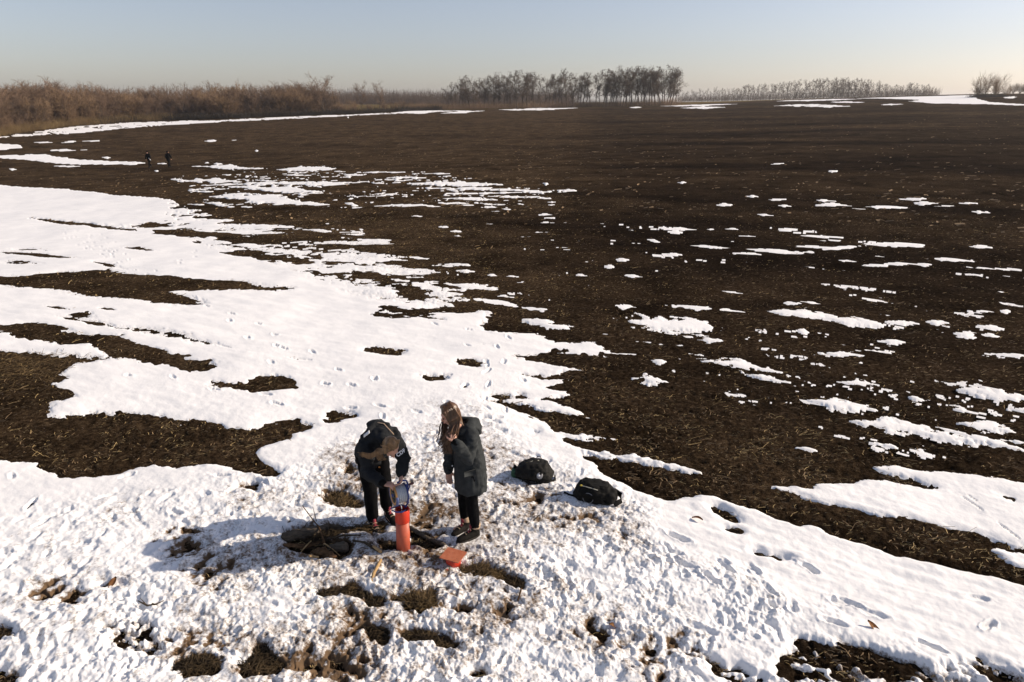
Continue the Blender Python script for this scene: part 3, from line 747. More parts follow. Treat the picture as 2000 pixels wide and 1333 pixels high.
LOCUST = dict(h=12.0, r=.15, segs=[7, 4, 3, 2], wob=[.035, .12, .18, .25], up=[.02, .10, .05, .0], kids=[17, 8, 7], start=[.26, .2, .15],
              ang=[42, 45, 48], len=[.27, .5, .55], rad=[.45, .5, .5], rmin=.015, lean=.06, pods=110, cone=.5)
ROUND = dict(h=8.0, r=.17, segs=[4, 5, 4, 2, 2], wob=[.05, .1, .14, .2, .25], up=[.0, .09, .07, .06, .03], kids=[15, 8, 6, 4], start=[.22, .25, .2, .2],
             ang=[48, 38, 40, 40], len=[.62, .46, .42, .5], rad=[.5, .5, .5, .6], rmin=.016, lean=.04)
SCRUB = dict(h=6.6, r=.10, segs=[5, 4, 3, 2], wob=[.09, .12, .17, .2], up=[.04, .09, .07, .05], kids=[14, 8, 6], start=[.12, .2, .2],
             ang=[40, 38, 38], len=[.52, .48, .5], rad=[.5, .5, .6], rmin=.020, stems=5, lean=.36, foot=.05)
BUSH = dict(h=3.2, r=.04, segs=[4, 3, 2], wob=[.08, .14, .2], up=[.03, .06, .04], kids=[10, 7], start=[.12, .2], ang=[32, 38], len=[.5, .5], rad=[.5, .6],
            rmin=.012, stems=12, lean=.42, foot=.05, trunk_levels=0)
FARLOC = dict(LOCUST, kids=[14, 7, 6], start=[.16, .2, .15], rmin=.026, pods=40)
VAR = {
    'locust': [tree_meshes('locust', 100 + k, dict(LOCUST, h=11.2 + k * .45), MAT_TWIG_D) for k in range(5)],
    'round': [tree_meshes('round', 200 + k, ROUND, MAT_TWIG_W) for k in range(2)],
    'scrub': [tree_meshes('scrub', 300 + k, dict(SCRUB, h=6.2 + .4 * k), [MAT_TWIG_W, MAT_TWIG_T, MAT_TWIG_W, MAT_TWIG_D][k]) for k in range(4)],
    'bush': [tree_meshes('bush', 400 + k, BUSH, [MAT_TWIG_W, MAT_TWIG_T][k]) for k in range(2)],
    'far': [tree_meshes('far', 500 + k, dict(FARLOC, h=11 + .5 * k), MAT_TWIG_D) for k in range(4)],
}
prs = random.Random(5)
_TOPS = {}
def polar(az, r): return r * math.sin(az), r * math.cos(az)
def plant(kind, name, x, y, scale, label, cat, group=None, var=None, sx=1.0):
    v = VAR[kind]; mt, mc = v[var if var is not None else prs.randrange(len(v))]
    e = empty(name, (x, y, float(hgt(x, y)) - .05), prs.uniform(0, 6.28))
    scale = scale / _TOPS.setdefault(mc.name, max(w.co.z for w in mc.vertices))          # scale = wanted height in metres
    e.scale = (scale * sx, scale * sx, scale)
    tag(e, label, cat, group)
    link(bpy.data.objects.new('trunk', mt), e)
    link(bpy.data.objects.new('crown', mc), e)
    return e
def az_of(px): return math.atan2((px - 1000) / FPX, CP + (666.5 - 210) / FPX * SP)

# wood edge at the left: tall scrub and small trees
prof_px = [-120, 0, 60, 150, 240, 300, 420, 500, 560, 620, 690, 760, 790]
prof_h = [8.0, 8.6, 9.4, 9.4, 7.9, 7.6, 8.2, 8.6, 9.0, 8.4, 5.0, 4.2, 3.2]
px = -430
while px < 640:
    for row in range(3):
        p_ = px + prs.uniform(-14, 14); az = az_of(p_)
        r = edge_r(az) + 5 + row * 9 + prs.uniform(-3, 3)
        h = np.interp(p_, prof_px, prof_h) * prs.uniform(.78, 1.08) * (.86 + .09 * row)
        x, y = polar(az, r)
        k = prs.random()
        plant('scrub' if k < .8 else 'round', 'scrub_tree', x, y, h, 'leafless brown scrub tree in the dense wood edge at the left', 'tree', 'bare scrub trees of the left wood', sx=prs.uniform(.9, 1.25))
    px += prs.uniform(17, 25)
# trees that stand out from it
x, y = polar(az_of(631), edge_r(az_of(631)) + 3); plant('round', 'round_tree', x, y, 10.6, 'lone round leafless tree rising at the right end of the wood edge', 'tree', None, 0, 1.12)
x, y = polar(az_of(196), edge_r(az_of(196)) + 2); plant('round', 'small_tree', x, y, 6.6, 'small crooked bare tree in front of the low dip in the wood', 'tree', None, 1, .9)
x, y = polar(az_of(706), edge_r(az_of(706)) + 12); plant('round', 'bare_tree', x, y, 8.4, 'left one of two thin bare trees between wood and tall grove', 'tree', None, 1, .8)
x, y = polar(az_of(742), edge_r(az_of(742)) + 10); plant('round', 'bare_tree', x, y, 8.6, 'right one of two thin bare trees between wood and tall grove', 'tree', None, 0, .9)
for p_ in (655, 668, 690, 722, 752, 770, 785):
    az = az_of(p_); x, y = polar(az, edge_r(az) + prs.uniform(3, 9))
    plant('bush', 'shrub', x, y, prs.uniform(2.6, 4.2), 'low brown shrub between the wood and the tall grove', 'shrub', 'low shrubs right of the wood')
# tall grove in the middle: two blocks with a gap
def grove(a, b, n, kind, r0, r1, h0, h1, lab, grp):
    for k in range(n):
        p_ = a + (b - a) * (k + prs.uniform(.1, .9)) / n
        az = az_of(p_); x, y = polar(az, edge_r(az) + prs.uniform(r0, r1))
        t = (p_ - a) / (b - a)
        plant(kind, 'grove_tree', x, y, (h0 + (h1 - h0) * min(1, t * 2.2)) * prs.uniform(.80, 1.06), lab, 'tree', grp, sx=prs.uniform(1.0, 1.55))
grove(876, 1052, 30, 'locust', 4, 14, 7.4, 11.2, 'tall thin bare tree in the left block of the middle grove', 'trees in the left block of the middle grove')
grove(1062, 1185, 18, 'locust', 6, 16, 11.2, 11.4, 'tall thin bare tree in the open centre of the middle grove', 'trees in the centre of the middle grove')
grove(1180, 1318, 36, 'locust', 3, 13, 11.8, 12.2, 'tall thin bare tree in the right block of the middle grove', 'trees in the right block of the middle grove')
# far shelter belt on the rise at the right
far_px = [1325, 1340, 1420, 1480, 1560, 1600, 1660, 1700, 1720, 1800, 1822]
far_h = [5.5, 6.6, 7.6, 8.4, 10.2, 10.4, 9.6, 8.0, 7.0, 6.2, 5]
p_ = 1325
while p_ < 1822:
    az = az_of(p_)
    x, y = polar(az, 405 + prs.uniform(-6, 14))
    plant('far', 'shelterbelt_tree', x, y, np.interp(p_, far_px, far_h) * prs.uniform(.78, 1.05), 'small distant bare tree in the shelter belt on the rise', 'tree', 'far shelter belt trees', sx=prs.uniform(.9, 1.5))
    p_ += prs.uniform(4.6, 6.6) if not 1620 < p_ < 1690 else prs.uniform(2.2, 3.4)
# bushes on the snow bank at the far right
for p_, s_, lab in ((1916, 2.0, 'left tall leafless bush on the far right snow bank'), (1940, 1.9, 'right tall leafless bush on the far right snow bank'), (1903, 1.0, 'short bush left of the two tall bushes on the snow bank'), (1958, 1.0, 'short bush right of the two tall bushes on the snow bank')):
    az = az_of(p_); x, y = polar(az, 230)
    plant('bush', 'bare_bush', x, y, s_ * 3.4, lab, 'bush', None, None, .8)
for p_ in (1972, 1985, 1998, 2012, 2030):
    az = az_of(p_); x, y = polar(az, 335 + prs.uniform(-5, 5))
    plant('bush', 'bush', x, y, prs.uniform(3.0, 4.5), 'low distant bush on the skyline at the right edge', 'bush', 'skyline bushes at the right edge')

def twig_mass(name, label, matr, spots, n_each, h, spread, rad, seed, lean=.5, kind='stuff'):
    """undergrowth nobody could count: crossing twigs rooted on the ground"""
    rg = np.random.default_rng(seed)
    sp = np.repeat(np.asarray(spots, float), n_each, axis=0)
    n = len(sp)
    base = np.zeros((n, 3)); base[:, :2] = sp[:, :2] + rg.normal(0, spread, (n, 2))
    base[:, 2] = hgt(base[:, 0], base[:, 1]) - .05
    hh = sp[:, 2] * h * rg.uniform(.35, 1.1, n)
    d = rg.normal(0, lean, (n, 3)); d[:, 2] = 1
    d /= np.linalg.norm(d, axis=1, keepdims=True)
    start = base.copy(); start += d * (hh * rg.uniform(0, .4, n))[:, None]
    tip = base + d * hh[:, None]
    me = tubes_mesh(name, start, tip, np.full(n, rad), np.full(n, rad * .5), 3)
    me.materials.append(matr)
    o = link(bpy.data.objects.new(name, me))
    tag(o, label, None, None, kind)
    return o
def along(a, b, step, off, jit=2.0, hs=(.7, 1.2)):
    out = []; p = a
    while p < b:
        az = az_of(p); r = edge_r(az) + off + prs.uniform(-jit, jit)
        x, y = polar(az, r); out.append((x, y, prs.uniform(*hs))); p += step
    return out
def along_r(a, b, step, r0, jit=2.0, hs=(.7, 1.2)):
    out = []; p = a
    while p < b:
        az = az_of(p); x, y = polar(az, r0 + prs.uniform(-jit, jit)); out.append((x, y, prs.uniform(*hs))); p += step
    return out
twig_mass('wood_undergrowth', 'tangled brown undergrowth filling the wood edge at the left', MAT_TWIG_W, along(-440, 690, 2.2, 9, 6), 22, 3.6, .9, .018, 1)
twig_mass('wood_interior', 'hazy brown mass of more bare trees deeper in the wood', MAT_TWIG_W, along(-450, 640, 2.6, 45, 14, (.8, 1.1)), 42, 7.0, 2.0, .028, 2, .3)
twig_mass('dry_reeds', 'pale tan dry grass and reeds along the left field edge', MAT_DRYGRASS, along(-440, 330, 1.6, 1.0, 2.6), 40, 1.7, .7, .012, 3, .3)
twig_mass('bramble_bank', 'low blackish brambles along the foot of the wood', MAT_BRAMBLE, along(180, 860, 1.8, 1.0, 1.4, (.5, 1.3)), 42, 1.7, .6, .022, 4, .7)
twig_mass('grove_undergrowth', 'brown scrubby undergrowth at the foot of the middle grove', MAT_TWIG_W, along(790, 1325, 1.6, 6, 5), 30, 2.6, .8, .018, 5, .5)
twig_mass('distant_wood', 'far low band of grey brown woodland behind the field', MAT_TWIG_D, along_r(560, 1120, 2.0, 420, 25, (.8, 1.15)), 60, 7.5, 3.0, .05, 6, .35)
twig_mass('belt_undergrowth', 'thin scrub under the far shelter belt', MAT_TWIG_D, along_r(1325, 1825, 2.2, 408, 8), 30, 4.2, 1.2, .03, 7, .4)
twig_mass('bank_scrub', 'matted dark scrub at the foot of the far right bushes', MAT_BRAMBLE, along_r(1895, 1962, 1.6, 229, 3), 40, 1.1, .8, .02, 8, .7)

# ---------------------------------------------------------------- straw litter on the bare earth
MAT_STRAW = noise_mat('straw', (.18, .12, .05), (.55, .40, .18), 3.0, .8)
MAT_STALK = noise_mat('weathered_stalks', (.10, .065, .035), (.28, .19, .10), 3.0, .85)
def litter_mesh(name, label, matr, n, rmax, lmin, lmax, wid, seed, bias, right=1.0, rmin=4.2):
    rg = np.random.default_rng(seed)
    u = rg.uniform(-UD, UD, n); r = np.exp(rg.uniform(math.log(rmin), math.log(rmax), n))
    x, y = r * np.sin(u), r * np.cos(u)
    i, j = idx_of(x, y)
    p = (M[i, j] < .47) * np.clip(litter[i, j] * bias + right, 0, 1) * np.clip(.32 + 1.5 * fbm(x / .55, y / .55, 4, seed), 0, 1)
    ok = rg.uniform(0, 1, n) < p
    x, y, i, j, r = x[ok], y[ok], i[ok], j[ok], r[ok]
    m = len(x)
    z = SOIL[i, j] + .004
    L = lmin + (lmax - lmin) * rg.lognormal(-1.1, .75, m).clip(0, 2.6)
    a = np.where(rg.random(m) < .5, FA + rg.normal(0, .5, m), rg.uniform(0, 2 * math.pi, m)); bend = rg.normal(0, .45, m)
    tilt = rg.normal(.05, .16, m)
    w = wid * rg.uniform(.6, 1.5, m) * np.clip(r / 12, 1, 2.2)
    V = np.zeros((m, 6, 3))
    px_, py_, pz_ = x.copy(), y.copy(), z.copy()
    for k in range(3):
        aa = a + bend * (k - 1)
        nx, ny = -np.sin(aa), np.cos(aa)
        V[:, 2 * k, 0] = px_ - nx * w / 2; V[:, 2 * k, 1] = py_ - ny * w / 2; V[:, 2 * k, 2] = pz_
        V[:, 2 * k + 1, 0] = px_ + nx * w / 2; V[:, 2 * k + 1, 1] = py_ + ny * w / 2; V[:, 2 * k + 1, 2] = pz_ + w * .4
        px_ = px_ + np.cos(aa) * L / 2; py_ = py_ + np.sin(aa) * L / 2; pz_ = pz_ + np.abs(tilt) * L / 2 + .006 * (1 - k)
    b = (np.arange(m) * 6)[:, None, None]
    q = np.array([[0, 2, 3, 1], [2, 4, 5, 3]])[None] + b
    me = np_mesh(name, V.reshape(-1, 3), q.reshape(-1, 4))
    me.materials.append(matr)
    o = link(bpy.data.objects.new(name, me)); tag(o, label, None, None, 'stuff')
    print(name, m)
litter_mesh('straw_litter', 'yellow straw scraps strewn over the bare dark earth', MAT_STRAW, 150000, 40, .015, .085, .0050, 31, 1.0, .06)
litter_mesh('stubble_clods', 'scattered tan stubble tufts over the far field', MAT_STALK, 30000, 150, .08, .28, .03, 33, .5, .12, 30)
litter_mesh('stalk_litter', 'brown broken stalks lying on the bare earth', MAT_STALK, 140000, 34, .015, .085, .007, 32, .6, .2)
# ================================================================ shape helpers for built objects
from mathutils import noise as mnoise
def V(*a): return Vector(a)
def gpt(px, py, dz=0.0):
    x, y = at(px, py); return Vector((x, y, snow_at(x, y) + dz))

def tube(bm, pts, rad, n=10, side_dir=None, cap=True):
    """closed swept tube; rad: number or (across, along side_dir) per point; rounded ends"""
    pts = [Vector(p) for p in pts]
    m = len(pts)
    rad = [r if isinstance(r, (tuple, list)) else (r, r) for r in (rad if isinstance(rad, (list,)) else [rad] * m)]
    rings = []
    prev = None
    for i, p in enumerate(pts):
        d = (pts[min(i + 1, m - 1)] - pts[max(i - 1, 0)]).normalized()
        ref = Vector(side_dir) if side_dir is not None else (prev if prev is not None else (V(1, 0, 0) if abs(d.x) < .8 else V(0, 1, 0)))
        a = (ref - d * ref.dot(d))
        a = a.normalized() if a.length > 1e-6 else d.orthogonal().normalized()
        b = d.cross(a)
        prev = a
        rings.append((p, d, a, b, rad[i]))
    def ring(p, a, b, ra, rb):
        return [bm.verts.new(p + a * (ra * math.cos(2 * math.pi * k / n)) + b * (rb * math.sin(2 * math.pi * k / n))) for k in range(n)]
    loops = []
    p, d, a, b, r = rings[0]
    c0 = None
    if cap:
        h = min(r)
        c0 = bm.verts.new(p - d * h)
        loops.append(ring(p - d * h * .7, a, b, r[0] * .7, r[1] * .7))
    for (p, d, a, b, r) in rings: loops.append(ring(p, a, b, *r))
    p, d, a, b, r = rings[-1]
    if cap:
        h = min(r)
        loops.append(ring(p + d * h * .7, a, b, r[0] * .7, r[1] * .7))
        c1 = bm.verts.new(p + d * h)
    for A, B in zip(loops[:-1], loops[1:]):
        for k in range(n): bm.faces.new((A[k], A[(k + 1) % n], B[(k + 1) % n], B[k]))
    if cap:
        for k in range(n):
            bm.faces.new((c0, loops[0][(k + 1) % n], loops[0][k])); bm.faces.new((c1, loops[-1][k], loops[-1][(k + 1) % n]))
    else:
        bm.faces.new(loops[0][::-1]); bm.faces.new(loops[-1])
def ball(bm, c, r, axes=None, u=14, v=9):
    """ellipsoid with half sizes r along axes"""
    mt = Matrix.Identity(3) if axes is None else Matrix(axes).transposed()
    res = bmesh.ops.create_uvsphere(bm, u_segments=u, v_segments=v, radius=1.0)
    for w in res['verts']:
        w.co = Vector(c) + mt @ Vector((w.co.x * r[0], w.co.y * r[1], w.co.z * r[2]))
def box(bm, c, s, axes=None):
    mt = Matrix.Identity(3) if axes is None else Matrix(axes).transposed()
    res = bmesh.ops.create_cube(bm, size=1.0)
    for w in res['verts']:
        w.co = Vector(c) + mt @ Vector((w.co.x * s[0], w.co.y * s[1], w.co.z * s[2]))
    return res['verts']
def finish(name, bm, matr, parent=None, smooth=True, bevel=0.0):
    if bevel:
        bmesh.ops.bevel(bm, geom=[e for e in bm.edges if len(e.link_faces) == 2 and e.calc_face_angle(0) > .6], offset=bevel, segments=2, affect='EDGES')
    bmesh.ops.recalc_face_normals(bm, faces=bm.faces[:])
    me = bpy.data.meshes.new(name)
    bm.to_mesh(me); bm.free()
    for p in me.polygons: p.use_smooth = smooth
    if matr: me.materials.append(matr)
    return link(bpy.data.objects.new(name, me), parent)
def fuse(name, bm, voxel, matr, parent=None, smooth=4, keep=1.0, rough=None):
    """melt overlapping solids into one continuous skin"""
    bmesh.ops.recalc_face_normals(bm, faces=bm.faces[:])
    me = bpy.data.meshes.new(name + '_raw'); bm.to_mesh(me); bm.free()
    t = bpy.data.objects.new(name + '_raw', me); C.objects.link(t)
    md = t.modifiers.new('r', 'REMESH'); md.mode = 'VOXEL'; md.voxel_size = voxel
    if smooth:
        ms = t.modifiers.new('s', 'SMOOTH'); ms.iterations = smooth; ms.factor = .5
    if keep < 1:
        dc = t.modifiers.new('d', 'DECIMATE'); dc.ratio = keep
    dg = bpy.context.evaluated_depsgraph_get(); dg.update()
    out = bpy.data.meshes.new_from_object(t.evaluated_get(dg))
    bpy.data.objects.remove(t); bpy.data.meshes.remove(me)
    out.name = name
    if rough:
        n = len(out.vertices); co = np.empty(n * 3, np.float32); no = np.empty(n * 3, np.float32)
        out.vertices.foreach_get('co', co); out.vertices.foreach_get('normal', no)
        co = co.reshape(-1, 3); no = no.reshape(-1, 3)
        d = np.array([rough(Vector(c)) for c in co], np.float32)
        co = co + no * d[:, None]
        out.vertices.foreach_set('co', co.ravel())
    for p in out.polygons: p.use_smooth = True
    out.materials.clear()
    if matr: out.materials.append(matr)
    return link(bpy.data.objects.new(name, out), parent)
def cloth_fold(amp, sc=9.0, seed=0.0):
    def f(c):
        q = Vector((c.x * sc + seed, c.y * sc, c.z * sc * 1.9))
        r = 1 - abs(mnoise.noise(q)) * 2
        return amp * (r * .7 + mnoise.noise(q * 2.7) * .5)
    return f

MAT_COAT = noise_mat('charcoal_coat_cloth', (.013, .0142, .0160), (.026, .0282, .0310), 14, .85, .35, 90, .06)
MAT_COAT2 = noise_mat('dark_slate_parka_cloth', (.025, .028, .0295), (.047, .0515, .053), 14, .85, .35, 90, .06)
MAT_PANTS = noise_mat('black_trousers', (.004, .004, .0045), (.009, .009, .010), 20, .9, .3, 120, .03)
MAT_SKIN = noise_mat('skin', (.50, .27, .19), (.60, .35, .26), 12, .5, .05, 60, .35)
MAT_HAIR_B = noise_mat('brown_hair', (.036, .017, .008), (.14, .068, .030), 22, .42, 0, None, .5, stretch=(1, 1, .15))
MAT_HAIR_L = noise_mat('dark_blond_hair', (.085, .042, .017), (.32, .18, .070), 22, .42, 0, None, .5, stretch=(1, 1, .2))
MAT_BOOT = noise_mat('black_boot_leather', (.0055, .005, .0045), (.017, .0145, .012), 25, .75, .3, 80, .12)
MAT_SOLE = noise_mat('worn_sole', (.012, .010, .009), (.05, .042, .034), 25, .9)
MAT_PINK = noise_mat('pink_red_lining', (.20, .03, .05), (.38, .07, .08), 30, .7)
MAT_SOCK = noise_mat('beige_sock', (.40, .28, .18), (.55, .42, .30), 30, .9)
MAT_LINING = noise_mat('black_lining', (.004, .004, .004), (.009, .009, .009), 30, .95, 0, None, .05)
MAT_PRINT = mat('white_print', (.82, .83, .85), .7)[0]
MAT_ORANGE = noise_mat('orange_button', (.45, .16, .03), (.55, .22, .05), 30, .5)
MAT_EYE = mat('dark_eye', (.02, .014, .01), .3)[0]
MAT_LIP = mat('lip', (.42, .15, .12), .5)[0]
MAT_METAL = mat('bright_snap', (.6, .6, .62), .35)[0]

def frame(f, up=V(0, 0, 1)):
    f = Vector(f).normalized(); l = up.cross(f).normalized(); return f, l, f.cross(l).normalized()

def add_hand(bm, wrist, fwd, palm, curl=.7, thumb_side=1, k=1.0):
    """palm, four bent fingers of unequal length and a thumb leaving the side of the palm"""
    f = Vector(fwd).normalized(); pn = Vector(palm); pn = (pn - f * pn.dot(f)).normalized(); s = f.cross(pn) * thumb_side
    w = Vector(wrist)
    tube(bm, [w - f * .03, w + f * .02, w + f * .055, w + f * .085], [(.026 * k, .019 * k), (.030 * k, .016 * k), (.039 * k, .016 * k), (.037 * k, .013 * k)], 10, s)
    for off, L in ((.029, .070), (.010, .080), (-.010, .074), (-.028, .058)):
        p = w + f * .082 + s * off
        d = f.copy(); pts = [p - f * .02, p]
        for seg, c in ((.45, .55), (.32, .9), (.23, .7)):
            d = (d * math.cos(curl * c) + pn * math.sin(curl * c)).normalized()
            pts.append(pts[-1] + d * L * seg)
        tube(bm, pts, [.0095 * k, .0098 * k, .0092 * k, .0085 * k, .0072 * k], 7)
    b = w + f * .028 + s * .030
    tube(bm, [b, b + s * .022 + f * .022 + pn * .008, b + s * .030 + f * .048 + pn * .022, b + s * .022 + f * .068 + pn * .034], [.013 * k, .012 * k, .0105 * k, .008 * k], 7)

def add_head(bm, c, face, crown):
    """skull, jaw, brow, nose, chin, ears; c = centre of skull"""
    z = Vector(crown).normalized(); y = Vector(face); y = (y - z * y.dot(z)).normalized(); x = y.cross(z)
    A = (x, y, z)
    P = lambda a, b, d: Vector(c) + x * a + y * b + z * d
    ball(bm, P(0, -.012, .025), (.073, .090, .088), A)
    ball(bm, P(0, .020, -.045), (.058, .066, .070), A)
    ball(bm, P(0, .046, -.092), (.032, .032, .026), A, 10, 7)
    tube(bm, [P(0, .083, .000), P(0, .100, -.028), P(0, .104, -.040)], [.008, .012, .013], 8)
    ball(bm, P(0, .074, .018), (.05, .016, .012), A, 10, 6)
    ball(bm, P(0, .086, -.068), (.022, .010, .009), A, 10, 6)
    for s in (-1, 1):
        ball(bm, P(s * .074, -.005, -.020), (.010, .018, .030), A, 8, 6)
        ball(bm, P(s * .040, .062, -.034), (.024, .020, .022), A, 8, 6)
    return P, A
def face_details(P, A, parent):
    for s in (-1, 1):
        bm = bmesh.new(); ball(bm, P(s * .031, .0815, -.004), (.013, .006, .006), A, 10, 6); finish('eye', bm, MAT_EYE, parent)
    bm = bmesh.new(); ball(bm, P(0, .0935, -.069), (.020, .006, .006), A, 10, 6); finish('mouth', bm, MAT_LIP, parent)

def add_shoe(parent, heel, toe, z0):
    """ankle boot with sole, tongue and laces"""
    heel = Vector((heel[0], heel[1], 0)); toe = Vector((toe[0], toe[1], 0))
    f = (toe - heel).normalized(); L = .285; s = V(-f.y, f.x, 0)
    A = (f, s, V(0, 0, 1))
    b = Vector((heel.x, heel.y, z0))
    e = empty('boot', b); e.parent = parent
    loc = V(0, 0, 0)
    bm = bmesh.new()
    tube(bm, [loc + f * .03 + V(0, 0, .055), loc + f * .10 + V(0, 0, .058), loc + f * .18 + V(0, 0, .050), loc + f * .245 + V(0, 0, .042)], [(.040, .045), (.043, .048), (.047, .040), (.040, .032)], 12, s)
    tube(bm, [loc + f * .045 + V(0, 0, .05), loc + f * .050 + V(0, 0, .10), loc + f * .045 + V(0, 0, .145)], [(.050, .038), (.052, .037), (.054, .040)], 12, f)
    o = fuse('upper', bm, .009, MAT_BOOT, e, 3, .6)
    bm = bmesh.new()
    N = 18; ring_ = []
    for k in range(N):
        t = 2 * math.pi * k / N; c_, s_ = math.cos(t), math.sin(t)
        w = .046 + .008 * c_ - .006 * math.exp(-((c_ * .14 + .02) / .05) ** 2)
        ring_.append(loc + f * (.138 + .150 * c_) + s * (w * s_))
    for hz in (0, .022): pass
    lo = [bm.verts.new(p) for p in ring_]; hi = [bm.verts.new(p + V(0, 0, .026)) for p in ring_]
    bm.faces.new(lo[::-1]); bm.faces.new(hi)
    for k in range(N): bm.faces.new((lo[k], lo[(k + 1) % N], hi[(k + 1) % N], hi[k]))
    finish('sole', bm, MAT_SOLE, e, False)
    bm = bmesh.new()
    tube(bm, [loc + f * .115 + V(0, 0, .105), loc + f * .105 + V(0, 0, .155), loc + f * .112 + V(0, 0, .180)], [(.018, .006), (.020, .006), (.016, .005)], 8, s)
    finish('tongue', bm, MAT_PINK, e)
    for k in range(4):
        bm = bmesh.new(); q = loc + f * (.115 + .028 * k) + V(0, 0, .128 - .018 * k)
        tube(bm, [q - s * .026, q + V(0, 0, .008), q + s * .026], .0032, 6); finish('lace', bm, MAT_PINK if k % 2 else MAT_SOCK, e)
    bm = bmesh.new()
    tube(bm, [loc + f * .042 + V(0, 0, .130), loc + f * .040 + V(0, 0, .165)], [(.055, .045), (.056, .046)], 14, f)
    finish('sock_cuff', bm, MAT_SOCK, e)
    return e

def strands(name, matr, parent, paths, rad=.0045, jit=0.0, seed=1, sides=4):
    """hair: many tapered locks following smooth paths"""
    rs = random.Random(seed)
    P0, P1, R0, R1 = [], [], [], []
    for pts in paths:
        pts = [Vector(p) for p in pts]
        cr = []
        n = len(pts)
        for i in range(n - 1):
            p0, p1, p2, p3 = pts[max(i - 1, 0)], pts[i], pts[i + 1], pts[min(i + 2, n - 1)]
            for k in range(4):
                t = k / 4
                cr.append(.5 * ((2 * p1) + (p2 - p0) * t + (2 * p0 - 5 * p1 + 4 * p2 - p3) * t * t + (3 * p1 - p0 - 3 * p2 + p3) * t ** 3))
        cr.append(pts[-1])
        m = len(cr)
        for k in range(m - 1):
            w0 = rad * (1 - .75 * (k / m) ** 2); w1 = rad * (1 - .75 * ((k + 1) / m) ** 2)
            P0.append(cr[k]); P1.append(cr[k + 1]); R0.append(w0); R1.append(w1)
    me = tubes_mesh(name, P0, P1, R0, R1, sides)
    me.materials.append(matr)
    return link(bpy.data.objects.new(name, me), parent)

def person_root(p, label):
    e = empty('person', p); tag(e, label, 'person'); return e
def rel(root):
    o = root.location.copy()
    return lambda v: Vector(v) - o

